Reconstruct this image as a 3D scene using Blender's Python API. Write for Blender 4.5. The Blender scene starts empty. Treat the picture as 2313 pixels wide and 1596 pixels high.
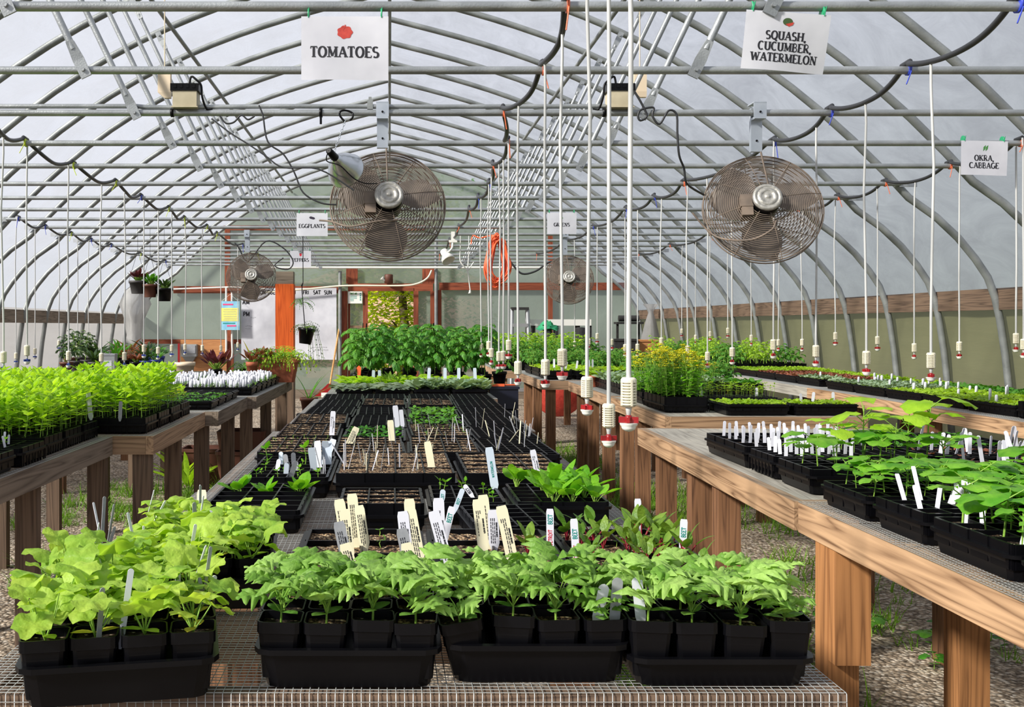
import bpy, math, random
import numpy as np
from mathutils import Vector, Matrix, Euler

# ------------------------------------------------------------------ camera, light, exposure
W_PX, H_PX = 2313, 1596
FPX, CX, CY, ZC = 2300.0, 880.0, 735.0, 1.45      # focal length in pixels, vanishing point, eye height
scene = bpy.context.scene
cam_d = bpy.data.cameras.new('camera')
cam_d.sensor_width = 36.0
cam_d.lens = 36.0 * FPX / W_PX
cam_d.shift_x = (W_PX / 2 - CX) / W_PX
cam_d.shift_y = -(H_PX / 2 - CY) / W_PX
cam_d.clip_end = 200
cam = bpy.data.objects.new('camera', cam_d)
cam.location = (0, 0, ZC)
cam.rotation_euler = (math.pi / 2, 0, 0)
scene.collection.objects.link(cam)
scene.camera = cam

world = bpy.data.worlds.new('sky')
scene.world = world
world.use_nodes = True
bg = world.node_tree.nodes['Background']
# hazy sky, brighter on the sun's side, dimmed low in place of outside trees
_t = world.node_tree
_tc = _t.nodes.new('ShaderNodeTexCoord')
_dp = _t.nodes.new('ShaderNodeVectorMath'); _dp.operation = 'DOT_PRODUCT'; _dp.inputs[1].default_value = (-.25, -.05, .97)
_mr = _t.nodes.new('ShaderNodeMapRange'); _mr.inputs['From Min'].default_value = -.16; _mr.inputs['From Max'].default_value = .16
_cr = _t.nodes.new('ShaderNodeValToRGB')
_cr.color_ramp.elements[0].color = (0.45, 0.50, 0.49, 1); _cr.color_ramp.elements[1].color = (0.90, 0.94, 1.05, 1)
_t.links.new(_tc.outputs['Generated'], _dp.inputs[0]); _t.links.new(_dp.outputs['Value'], _mr.inputs['Value'])
_t.links.new(_mr.outputs[0], _cr.inputs['Fac']); _t.links.new(_cr.outputs['Color'], bg.inputs['Color'])
bg.inputs['Strength'].default_value = 0.90

sun_d = bpy.data.lights.new('sun', 'SUN')
sun_d.energy = 10.5
sun_d.angle = math.radians(6)
sun_d.color = (1.0, 0.955, 0.87)
sun = bpy.data.objects.new('sun', sun_d)
SUN_DIR = Vector((0.70, 0.40, -0.49))
sun.rotation_euler = SUN_DIR.to_track_quat('-Z', 'Y').to_euler()
sun.location = (-6, -5, 12)
scene.collection.objects.link(sun)

scene.view_settings.view_transform = 'Standard'
scene.view_settings.look = 'None'
scene.view_settings.gamma = 1
scene.view_settings.use_curve_mapping = False
scene.view_settings.exposure = 0.1
scene.cycles.max_bounces = 7
scene.cycles.diffuse_bounces = 4
scene.cycles.glossy_bounces = 2
scene.cycles.transmission_bounces = 4
scene.cycles.transparent_max_bounces = 8

# ------------------------------------------------------------------ helpers
R = random.Random(11)
PI = math.pi
COL = scene.collection
ORD = ('first second third fourth fifth sixth seventh eighth ninth tenth eleventh twelfth thirteenth fourteenth fifteenth '
       'sixteenth seventeenth eighteenth nineteenth twentieth twenty-first twenty-second twenty-third twenty-fourth').split()

def P(x, y, Y):
    """photo pixel at distance Y -> point"""
    return Vector(((x - CX) / FPX * Y, Y, ZC - (y - CY) / FPX * Y))

def lin(c):
    return tuple(((v / 255) / 12.92 if v / 255 <= .04045 else ((v / 255 + .055) / 1.055) ** 2.4) for v in c)

class MB:
    """collects geometry for ONE mesh"""
    def __init__(s):
        s.v, s.f, s.m, s.s = [], [], [], []
    def add(s, vs, fs, mi=0, smooth=False):
        b = len(s.v)
        s.v.extend([tuple(v) for v in vs])
        for f in fs:
            s.f.append(tuple(i + b for i in f)); s.m.append(mi); s.s.append(smooth)
        return s
    def box(s, c, d, mi=0, rot=None):
        x, y, z = d[0] / 2, d[1] / 2, d[2] / 2
        vs = [Vector((a, b, e)) for a in (-x, x) for b in (-y, y) for e in (-z, z)]
        if rot is not None: vs = [rot @ v for v in vs]
        c = Vector(c)
        return s.add([v + c for v in vs], [(0, 1, 3, 2), (4, 6, 7, 5), (0, 4, 5, 1), (2, 3, 7, 6), (0, 2, 6, 4), (1, 5, 7, 3)], mi)
    def tube(s, pts, r, seg=8, mi=0, caps=True, smooth=True):
        pts = [Vector(p) for p in pts]
        n = len(pts)
        rr = r if isinstance(r, (list, tuple)) else [r] * n
        up = None; rings = []
        for i in range(n):
            t = (pts[min(i + 1, n - 1)] - pts[max(i - 1, 0)])
            if t.length < 1e-9: t = Vector((0, 0, 1))
            t.normalize()
            if up is None:
                up = Vector((0, 0, 1)) if abs(t.z) < .9 else Vector((1, 0, 0))
            a = t.cross(up)
            if a.length < 1e-6: a = t.orthogonal()
            a.normalize(); b = a.cross(t); up = b
            rings.append([pts[i] + (a * math.cos(2 * PI * k / seg) + b * math.sin(2 * PI * k / seg)) * rr[i] for k in range(seg)])
        vs = [v for ring in rings for v in ring]
        fs = []
        for i in range(n - 1):
            for k in range(seg):
                k2 = (k + 1) % seg
                fs.append((i * seg + k, i * seg + k2, (i + 1) * seg + k2, (i + 1) * seg + k))
        s.add(vs, fs, mi, smooth)
        if caps:
            s.add(rings[0], [tuple(range(seg))[::-1]], mi); s.add(rings[-1], [tuple(range(seg))], mi)
        return s
    def lathe(s, prof, seg=20, mi=0, mat=None, smooth=True, c=(0, 0, 0)):
        vs = [Vector((r * math.cos(2 * PI * k / seg), r * math.sin(2 * PI * k / seg), z)) for r, z in prof for k in range(seg)]
        if mat is not None: vs = [mat @ v for v in vs]
        c = Vector(c)
        fs = [(i * seg + k, i * seg + (k + 1) % seg, (i + 1) * seg + (k + 1) % seg, (i + 1) * seg + k) for i in range(len(prof) - 1) for k in range(seg)]
        s.add([v + c for v in vs], fs, mi, smooth)
        n = len(prof)
        s.add([vs[k] + c for k in range(seg)], [tuple(range(seg))[::-1]], mi)
        s.add([vs[(n - 1) * seg + k] + c for k in range(seg)], [tuple(range(seg))], mi)
        return s
    def loft(s, loops, mi=0, cap0=True, cap1=True, smooth=False):
        n = len(loops[0])
        s.add([v for l in loops for v in l], [(i * n + k, i * n + (k + 1) % n, (i + 1) * n + (k + 1) % n, (i + 1) * n + k) for i in range(len(loops) - 1) for k in range(n)], mi, smooth)
        if cap0: s.add(loops[0], [tuple(range(n))[::-1]], mi)
        if cap1: s.add(loops[-1], [tuple(range(n))], mi)
        return s
    def prism(s, poly, t, mi=0, mat=None):
        """poly in local XZ, extruded t along Y"""
        n = len(poly)
        vs = [Vector((x, -t / 2, z)) for x, z in poly] + [Vector((x, t / 2, z)) for x, z in poly]
        if mat is not None: vs = [mat @ v for v in vs]
        return s.add(vs, [tuple(range(n)), tuple(range(2 * n - 1, n - 1, -1))] + [(k, n + k, n + (k + 1) % n, (k + 1) % n) for k in range(n)], mi)
    def build(s, name, mats):
        me = bpy.data.meshes.new(name)
        me.from_pydata(s.v, [], s.f)
        for m in (mats if isinstance(mats, (list, tuple)) else [mats]): me.materials.append(m)
        me.polygons.foreach_set('material_index', s.m)
        me.polygons.foreach_set('use_smooth', s.s)
        me.update()
        return me

def obj(name, data, loc=(0, 0, 0), rot=(0, 0, 0), scale=1.0, parent=None):
    o = bpy.data.objects.new(name, data)
    COL.objects.link(o)
    o.location = loc; o.rotation_euler = rot
    if scale != 1.0: o.scale = (scale,) * 3 if not isinstance(scale, (tuple, list)) else scale
    if parent is not None: o.parent = parent
    return o
def tag(o, label, cat, group=None, kind=None):
    o['label'] = label; o['category'] = cat
    if group: o['group'] = group
    if kind: o['kind'] = kind
    return o
def thing(name, label, cat, loc=(0, 0, 0), rot=(0, 0, 0), group=None):
    return tag(obj(name, None, loc, rot), label, cat, group)
def solo(name, data, label, cat, loc=(0, 0, 0), rot=(0, 0, 0), group=None, kind=None, scale=1.0):
    return tag(obj(name, data, loc, rot, scale), label, cat, group, kind)
def part(name, data, parent, loc=(0, 0, 0), rot=(0, 0, 0), scale=1.0, label=None, kind=None):
    o = obj(name, data, loc, rot, scale, parent)
    if label: o['label'] = label
    if kind: o['kind'] = kind
    return o
def struct(name, data, loc=(0, 0, 0), rot=(0, 0, 0), parent=None):
    o = obj(name, data, loc, rot, 1.0, parent)
    if parent is None: o['kind'] = 'structure'
    return o
CACHE = {}
def cached(key, fn):
    if key not in CACHE: CACHE[key] = fn()
    return CACHE[key]
def arrays(me):
    key = ('arr', me.name)
    if key not in CACHE:
        v = np.empty(len(me.vertices) * 3, 'f'); me.vertices.foreach_get('co', v)
        CACHE[key] = (v.reshape(-1, 3), [tuple(p.vertices) for p in me.polygons], [p.material_index for p in me.polygons])
    return CACHE[key]
def scatter(name, variants, spots, mats=None):
    """ONE mesh made of many copies of the variants: spots are (x, y, z, rotation, scale)"""
    V, F, M = [], [], []; b = 0
    for i, (x, y, z, a, sc) in enumerate(spots):
        v, f, m = arrays(variants[i % len(variants)])
        c, s_ = math.cos(a) * sc, math.sin(a) * sc
        q = np.empty_like(v)
        q[:, 0] = v[:, 0] * c - v[:, 1] * s_ + x; q[:, 1] = v[:, 0] * s_ + v[:, 1] * c + y; q[:, 2] = v[:, 2] * sc + z
        V.append(q); F += [tuple(k + b for k in t) for t in f]; M += m; b += len(v)
    me = bpy.data.meshes.new(name)
    me.from_pydata(np.concatenate(V).tolist(), [], F)
    for m in (mats or list(variants[0].materials)): me.materials.append(m)
    me.polygons.foreach_set('material_index', M)
    me.polygons.foreach_set('use_smooth', [True] * len(F))
    me.update()
    return me

# ------------------------------------------------------------------ materials
def nt(name):
    m = bpy.data.materials.new(name); m.use_nodes = True
    t = m.node_tree; t.nodes.clear()
    out = t.nodes.new('ShaderNodeOutputMaterial')
    return m, t, out
def N(t, typ, **kw):
    n = t.nodes.new(typ)
    for k, v in kw.items():
        if k in n.inputs: n.inputs[k].default_value = v
        else: setattr(n, k, v)
    return n
def ramp(t, stops):
    n = t.nodes.new('ShaderNodeValToRGB'); e = n.color_ramp.elements
    while len(e) > 1: e.remove(e[-1])
    e[0].position = stops[0][0]; e[0].color = (*stops[0][1], 1)
    for p, c in stops[1:]:
        k = e.new(p); k.color = (*c, 1)
    return n
def plain(name, c, rough=.5, metal=0.0, c2=None, scale=12, bump=0.0, bscale=60, vary=0.0, spec=.5):
    m, t, out = nt(name)
    b = N(t, 'ShaderNodeBsdfPrincipled', Roughness=rough, Metallic=metal)
    b.inputs['Specular IOR Level'].default_value = spec
    L = t.links
    tc = N(t, 'ShaderNodeTexCoord')
    c = lin(c)
    if c2 is not None:
        nz = N(t, 'ShaderNodeTexNoise', Scale=scale, Detail=4.0); L.new(tc.outputs['Object'], nz.inputs['Vector'])
        rp = ramp(t, [(.35, c), (.65, lin(c2))]); L.new(nz.outputs['Fac'], rp.inputs['Fac'])
        L.new(rp.outputs['Color'], b.inputs['Base Color'])
    else:
        b.inputs['Base Color'].default_value = (*c, 1)
    if bump:
        nz = N(t, 'ShaderNodeTexNoise', Scale=bscale, Detail=3.0); L.new(tc.outputs['Object'], nz.inputs['Vector'])
        bp = N(t, 'ShaderNodeBump', Strength=bump, Distance=.01); L.new(nz.outputs['Fac'], bp.inputs['Height']); L.new(bp.outputs['Normal'], b.inputs['Normal'])
    L.new(b.outputs['BSDF'], out.inputs['Surface'])
    return m
def wood(name, dark, light, rough=.75, knots=True):
    """grain along the board's own X"""
    m, t, out = nt(name); L = t.links
    b = N(t, 'ShaderNodeBsdfPrincipled', Roughness=rough)
    b.inputs['Specular IOR Level'].default_value = .25
    tc = N(t, 'ShaderNodeTexCoord'); oi = N(t, 'ShaderNodeObjectInfo')
    add = N(t, 'ShaderNodeVectorMath', operation='ADD'); L.new(tc.outputs['Object'], add.inputs[0])
    mu = N(t, 'ShaderNodeVectorMath', operation='SCALE'); mu.inputs['Scale'].default_value = 9.0
    cmb = N(t, 'ShaderNodeCombineXYZ')
    for k in 'XYZ': L.new(oi.outputs['Random'], cmb.inputs[k])
    L.new(cmb.outputs[0], mu.inputs[0]); L.new(mu.outputs[0], add.inputs[1])
    mp = N(t, 'ShaderNodeMapping'); mp.inputs['Scale'].default_value = (.9, 20, 20); L.new(add.outputs[0], mp.inputs['Vector'])
    nz = N(t, 'ShaderNodeTexNoise', Scale=1.0, Detail=1.5, Distortion=.35); L.new(mp.outputs[0], nz.inputs['Vector'])
    mul = N(t, 'ShaderNodeMath', operation='MULTIPLY'); mul.inputs[1].default_value = 15.0; L.new(nz.outputs['Fac'], mul.inputs[0])
    fr = N(t, 'ShaderNodeMath', operation='PINGPONG'); fr.inputs[1].default_value = 1.0; L.new(mul.outputs[0], fr.inputs[0])
    mp2 = N(t, 'ShaderNodeMapping'); mp2.inputs['Scale'].default_value = (4, 90, 90); L.new(add.outputs[0], mp2.inputs['Vector'])
    n2 = N(t, 'ShaderNodeTexNoise', Scale=1.0, Detail=3.0); L.new(mp2.outputs[0], n2.inputs['Vector'])
    mx = N(t, 'ShaderNodeMath', operation='MULTIPLY_ADD'); mx.inputs[1].default_value = .55; L.new(fr.outputs[0], mx.inputs[0])
    sc = N(t, 'ShaderNodeMath', operation='MULTIPLY'); sc.inputs[1].default_value = .45; L.new(n2.outputs['Fac'], sc.inputs[0]); L.new(sc.outputs[0], mx.inputs[2])
    rp = ramp(t, [(.16, lin(dark)), (.38, tuple(.4 * a_ + .6 * b_ for a_, b_ in zip(lin(dark), lin(light)))), (.72, lin(light))]); L.new(mx.outputs[0], rp.inputs['Fac'])
    hv = N(t, 'ShaderNodeHueSaturation'); L.new(rp.outputs['Color'], hv.inputs['Color'])
    mr = N(t, 'ShaderNodeMapRange'); mr.inputs['To Min'].default_value = .8; mr.inputs['To Max'].default_value = 1.15
    L.new(oi.outputs['Random'], mr.inputs['Value']); L.new(mr.outputs[0], hv.inputs['Value'])
    L.new(hv.outputs['Color'], b.inputs['Base Color'])
    bp = N(t, 'ShaderNodeBump', Strength=.25, Distance=.003); L.new(n2.outputs['Fac'], bp.inputs['Height']); L.new(bp.outputs['Normal'], b.inputs['Normal'])
    L.new(b.outputs['BSDF'], out.inputs['Surface'])
    return m
def leafm(name, c, c2, trans=.45, rough=.45, tmul=(1.25, 1.25, .55), nscale=30):
    m, t, out = nt(name); L = t.links
    tc = N(t, 'ShaderNodeTexCoord'); oi = N(t, 'ShaderNodeObjectInfo')
    nz = N(t, 'ShaderNodeTexNoise', Scale=nscale, Detail=2.0); L.new(tc.outputs['Object'], nz.inputs['Vector'])
    ad = N(t, 'ShaderNodeMath', operation='MULTIPLY_ADD'); ad.inputs[1].default_value = .5; L.new(oi.outputs['Random'], ad.inputs[0])
    sb = N(t, 'ShaderNodeMath', operation='SUBTRACT'); sb.inputs[1].default_value = .25; L.new(nz.outputs['Fac'], sb.inputs[0]); L.new(sb.outputs[0], ad.inputs[2])
    rp = ramp(t, [(.2, lin(c)), (.8, lin(c2))]); L.new(ad.outputs[0], rp.inputs['Fac'])
    b = N(t, 'ShaderNodeBsdfPrincipled', Roughness=rough); L.new(rp.outputs['Color'], b.inputs['Base Color'])
    b.inputs['Specular IOR Level'].default_value = .35
    mc = N(t, 'ShaderNodeMix', data_type='RGBA', blend_type='MULTIPLY'); mc.inputs['Factor'].default_value = 1
    L.new(rp.outputs['Color'], mc.inputs['A']); mc.inputs['B'].default_value = (*tmul, 1)
    tr = N(t, 'ShaderNodeBsdfTranslucent'); L.new(mc.outputs['Result'], tr.inputs['Color'])
    ms = N(t, 'ShaderNodeMixShader', Fac=trans); L.new(b.outputs[0], ms.inputs[1]); L.new(tr.outputs[0], ms.inputs[2])
    bp = N(t, 'ShaderNodeBump', Strength=.5, Distance=.004); n3 = N(t, 'ShaderNodeTexNoise', Scale=140.0, Detail=1.0)
    L.new(tc.outputs['Object'], n3.inputs['Vector']); L.new(n3.outputs['Fac'], bp.inputs['Height']); L.new(bp.outputs['Normal'], b.inputs['Normal'])
    L.new(ms.outputs[0], out.inputs['Surface'])
    return m
def film(name, c, transp=.4, transl=.7, scale=1.3, tint=(1, 1, 1)):
    """milky greenhouse plastic: part clear, part scattering"""
    m, t, out = nt(name); L = t.links
    tc = N(t, 'ShaderNodeTexCoord')
    mp = N(t, 'ShaderNodeMapping'); mp.inputs['Scale'].default_value = (2, .35, 2); L.new(tc.outputs['Object'], mp.inputs['Vector'])
    nz = N(t, 'ShaderNodeTexNoise', Scale=scale, Detail=5.0, Roughness=.62); L.new(mp.outputs[0], nz.inputs['Vector'])
    lo = tuple(v * .86 for v in lin(c)); rp = ramp(t, [(.3, lo), (.7, lin(c))]); L.new(nz.outputs['Fac'], rp.inputs['Fac'])
    tl = N(t, 'ShaderNodeBsdfTranslucent'); df = N(t, 'ShaderNodeBsdfDiffuse'); tp = N(t, 'ShaderNodeBsdfTransparent'); tp.inputs['Color'].default_value = (*tint, 1)
    L.new(rp.outputs['Color'], tl.inputs['Color']); L.new(rp.outputs['Color'], df.inputs['Color'])
    bp = N(t, 'ShaderNodeBump', Strength=.35, Distance=.05); L.new(nz.outputs['Fac'], bp.inputs['Height'])
    L.new(bp.outputs['Normal'], df.inputs['Normal']); L.new(bp.outputs['Normal'], tl.inputs['Normal'])
    m1 = N(t, 'ShaderNodeMixShader', Fac=transl); L.new(df.outputs[0], m1.inputs[1]); L.new(tl.outputs[0], m1.inputs[2])
    n2 = N(t, 'ShaderNodeTexNoise', Scale=2.2, Detail=6.0, Roughness=.65, Distortion=1.2); mp2 = N(t, 'ShaderNodeMapping'); mp2.inputs['Scale'].default_value = (1, .7, 1)
    L.new(tc.outputs['Object'], mp2.inputs['Vector']); L.new(mp2.outputs[0], n2.inputs['Vector'])
    fm = N(t, 'ShaderNodeMapRange'); fm.inputs['From Min'].default_value = .3; fm.inputs['From Max'].default_value = .7; fm.inputs['To Min'].default_value = transp * .78; fm.inputs['To Max'].default_value = min(1, transp * 1.2)
    L.new(n2.outputs['Fac'], fm.inputs['Value'])
    m2 = N(t, 'ShaderNodeMixShader', Fac=transp); L.new(fm.outputs[0], m2.inputs['Fac']); L.new(m1.outputs[0], m2.inputs[1]); L.new(tp.outputs[0], m2.inputs[2])
    L.new(m2.outputs[0], out.inputs['Surface'])
    return m
def grit(name, stops, scale, bump=.6, rough=.9, dist=.01):
    """stones or potting grit: coloured cells with relief"""
    m, t, out = nt(name); L = t.links
    tc = N(t, 'ShaderNodeTexCoord')
    vo = N(t, 'ShaderNodeTexVoronoi', Scale=scale); L.new(tc.outputs['Object'], vo.inputs['Vector'])
    sp = N(t, 'ShaderNodeSeparateColor'); L.new(vo.outputs['Color'], sp.inputs[0])
    rp = ramp(t, stops); L.new(sp.outputs[0], rp.inputs['Fac'])
    mr = N(t, 'ShaderNodeMapRange'); mr.inputs['From Max'].default_value = .75; mr.inputs['To Min'].default_value = 1.1; mr.inputs['To Max'].default_value = .35
    L.new(vo.outputs['Distance'], mr.inputs['Value'])
    mc = N(t, 'ShaderNodeMix', data_type='RGBA', blend_type='MULTIPLY'); mc.inputs['Factor'].default_value = 1
    L.new(rp.outputs['Color'], mc.inputs['A']); L.new(mr.outputs[0], mc.inputs['B'])
    b = N(t, 'ShaderNodeBsdfPrincipled', Roughness=rough); b.inputs['Specular IOR Level'].default_value = .2
    L.new(mc.outputs['Result'], b.inputs['Base Color'])
    bp = N(t, 'ShaderNodeBump', Strength=bump, Distance=dist, invert=True); L.new(vo.outputs['Distance'], bp.inputs['Height']); L.new(bp.outputs['Normal'], b.inputs['Normal'])
    L.new(b.outputs['BSDF'], out.inputs['Surface'])
    return m

MT = dict(
    galv=plain('galvanised_steel', (168, 172, 174), .42, .55, (140, 144, 146), 7, .15, 120),
    galvdark=plain('weathered_steel', (150, 154, 154), .5, .35, (118, 122, 122), 5, .15, 90),
    bright=plain('bright_metal', (205, 210, 215), .25, .9),
    zinc=plain('zinc_plate', (190, 197, 206), .38, .45, (170, 178, 188), 9),
    cage=plain('dusty_wire', (126, 111, 98), .7, .1, (98, 88, 80), 14),
    blade=plain('fan_blade', (134, 127, 121), .5, .3, (108, 99, 93), 5),
    motor=plain('motor_cap', (178, 176, 170), .45, .5, (150, 148, 142), 40, .3, 60),
    black=plain('black_plastic', (7, 7, 9), .33, spec=.2),
    blacktray=plain('tray_plastic', (6, 6, 9), .34, c2=(10, 10, 13), scale=8, spec=.16),
    blackmatte=plain('black_fabric', (28, 28, 30), .8, c2=(44, 43, 42), scale=20, bump=.3),
    rubber=plain('black_hose', (42, 43, 46), .45),
    white=plain('white_plastic', (226, 226, 220), .4),
    ivory=plain('ivory_plastic', (222, 216, 194), .42),
    tubewhite=plain('white_tube', (186, 187, 186), .4),
    paper=plain('paper', (206, 207, 215), .6, c2=(194, 195, 204), scale=5, bump=.25, bscale=7),
    ink=plain('ink', (26, 26, 34), .6),
    red=plain('red_plastic', (138, 16, 20), .35),
    blue=plain('blue_plastic', (30, 50, 120), .35),
    green=plain('green_tie', (30, 150, 100), .4),
    lime=plain('lime_tie', (190, 210, 40), .4),
    bluetie=plain('blue_tie', (50, 70, 190), .4),
    orangetie=plain('orange_tie', (235, 110, 70), .4),
    orange=plain('orange_cord', (240, 105, 60), .45),
    beige=plain('beige_metal', (188, 178, 152), .5, c2=(170, 160, 134), scale=10),
    cream=plain('cream_tag', (226, 220, 190), .5),
    taggrey=plain('grey_tag', (150, 152, 158), .5, c2=(135, 138, 144), scale=60),
    tagblue=plain('bluish_tag', (196, 208, 222), .45),
    tagwhite=plain('white_tag', (216, 217, 228), .45),
    terracotta=plain('terracotta', (176, 96, 66), .7, c2=(150, 80, 56), scale=8),
    brownpot=plain('brown_pot', (92, 52, 38), .6),
    greypot=plain('dark_grey_pot', (58, 56, 56), .6),
    bluepot=plain('blue_pot', (34, 52, 150), .4),
    navy=plain('navy_crate', (16, 20, 40), .5),
    beigepot=plain('beige_pot', (214, 196, 170), .6),
    greybox=plain('grey_steel_box', (150, 154, 156), .45, .2),
    ply=wood('plywood', (160, 104, 66), (196, 140, 92)),
    tan=wood('tan_lumber', (104, 76, 54), (184, 150, 116)),
    greywood=wood('grey_lumber', (88, 76, 66), (132, 118, 104)),
    legwood=wood('brown_lumber', (84, 58, 42), (136, 98, 70)),
    darkleg=wood('dark_lumber', (74, 60, 51), (116, 96, 80)),
    yellowwood=wood('honey_lumber', (112, 74, 44), (168, 118, 74)),
    redwood=wood('red_stained_lumber', (96, 48, 34), (146, 78, 54)),
    orangewood=wood('orange_stained_post', (168, 66, 22), (206, 92, 36)),
    board=wood('weathered_board', (112, 88, 68), (168, 138, 110)),
    deck=wood('grey_deck_board', (126, 122, 114), (164, 160, 150)),
    handle=wood('pale_handle', (196, 140, 82), (226, 172, 112)),
    wire=plain('wire_mesh', (176, 178, 176), .4, .4),
    gravel=grit('gravel', [(0, lin((112, 98, 84))), (.35, lin((170, 150, 128))), (.7, lin((208, 190, 168))), (1, lin((232, 220, 204)))], 55, .9),
    soil=grit('potting_grit', [(0, lin((30, 22, 18))), (.36, lin((70, 50, 38))), (.55, lin((128, 96, 68))), (.8, lin((190, 158, 120))), (1, lin((226, 204, 170)))], 170, .8, dist=.004),
    darksoil=grit('potting_soil', [(0, lin((22, 17, 14))), (.7, lin((58, 44, 34))), (.93, lin((110, 90, 68))), (1, lin((214, 200, 176)))], 190, .8, dist=.004),
    roof=film('roof_film', (134, 135, 140), .60, .78),
    sheet=film('loose_sheet', (196, 196, 196), .3, .5),
    curtain_l=film('side_curtain', (136, 133, 130), .2, .62),
    curtain_r=film('rolled_side_curtain', (132, 132, 98), .05, .5),  # green light of trees outside is put into the film's own colour
    backfilm=film('end_wall_sheet', (146, 158, 146), .08, .42, .8),
    stem=leafm('stem', (120, 160, 60), (150, 185, 80), .2),
    redstem=leafm('red_stem', (120, 26, 44), (150, 50, 60), .2),
    lime_l=leafm('lime_leaf', (140, 184, 38), (186, 222, 66), .5),
    melon_l=leafm('melon_leaf', (132, 174, 58), (184, 212, 88), .5, .5),
    wm_l=leafm('watermelon_leaf', (110, 156, 58), (166, 202, 108), .42, .5),
    cot_l=leafm('seed_leaf', (98, 150, 62), (132, 178, 80), .4, .4),
    yellow_l=leafm('yellowing_leaf', (206, 198, 50), (226, 216, 80), .5),
    cuke_l=leafm('cucumber_leaf', (84, 152, 36), (140, 196, 62), .45),
    spin_l=leafm('chard_leaf', (92, 160, 30), (136, 196, 48), .45),
    mid_l=leafm('mid_green_leaf', (58, 124, 36), (104, 164, 56), .4),
    tom_l=leafm('tomato_leaf', (52, 116, 34), (114, 172, 66), .4),
    dark_l=leafm('dark_leaf', (34, 62, 32), (66, 92, 50), .3),
    purple_l=leafm('purple_leaf', (74, 30, 44), (112, 56, 66), .3),
    brown_l=leafm('bronze_leaf', (124, 70, 52), (156, 96, 72), .3),
    silver_l=leafm('silver_leaf', (112, 140, 108), (160, 182, 146), .3, .6),
    grey_l=leafm('grey_green_leaf', (92, 112, 88), (126, 142, 112), .25, .6),
    beet_l=leafm('beet_leaf', (76, 118, 36), (120, 150, 54), .35),
    flower=plain('yellow_petal', (238, 232, 20), .5, c2=(246, 240, 70), scale=40),
    grass=leafm('grass_blade', (70, 120, 30), (130, 170, 52), .4),
    outleaf=leafm('outdoor_leaf', (120, 150, 20), (196, 206, 40), .4),
    bark=plain('bark', (66, 52, 42), .9, c2=(96, 80, 66), scale=12, bump=.6, bscale=30),
    pink=plain('pink_render', (205, 160, 148), .8),
    yellowcard=plain('yellow_card', (232, 226, 120), .5, c2=(222, 214, 110), scale=6),
    bluecard=plain('blue_card', (150, 200, 220), .5, c2=(120, 180, 214), scale=8),
    pinkink=plain('pink_print', (220, 80, 130), .5),
    tealink=plain('teal_marker', (20, 140, 130), .5),
    redink=plain('red_marker', (200, 40, 60), .5),
    netting=leafm('green_netting', (60, 170, 120), (90, 200, 150), .4),
    tomatored=plain('printed_tomato', (196, 70, 56), .5, c2=(172, 52, 44), scale=40),
    melongreen=plain('printed_rind', (60, 84, 44), .5),
    printpurple=plain('printed_purple', (46, 36, 56), .5),
    printgreen=plain('printed_green', (66, 130, 60), .5),
    greymetal=plain('aluminium', (170, 172, 174), .4, .6),
)
# ------------------------------------------------------------------ lettering (stroke alphabet)
def _arc(cx, cy, rx, ry, a0, a1, n=10):
    return [(cx + rx * math.cos(math.radians(a0 + (a1 - a0) * k / n)), cy + ry * math.sin(math.radians(a0 + (a1 - a0) * k / n))) for k in range(n + 1)]
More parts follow.
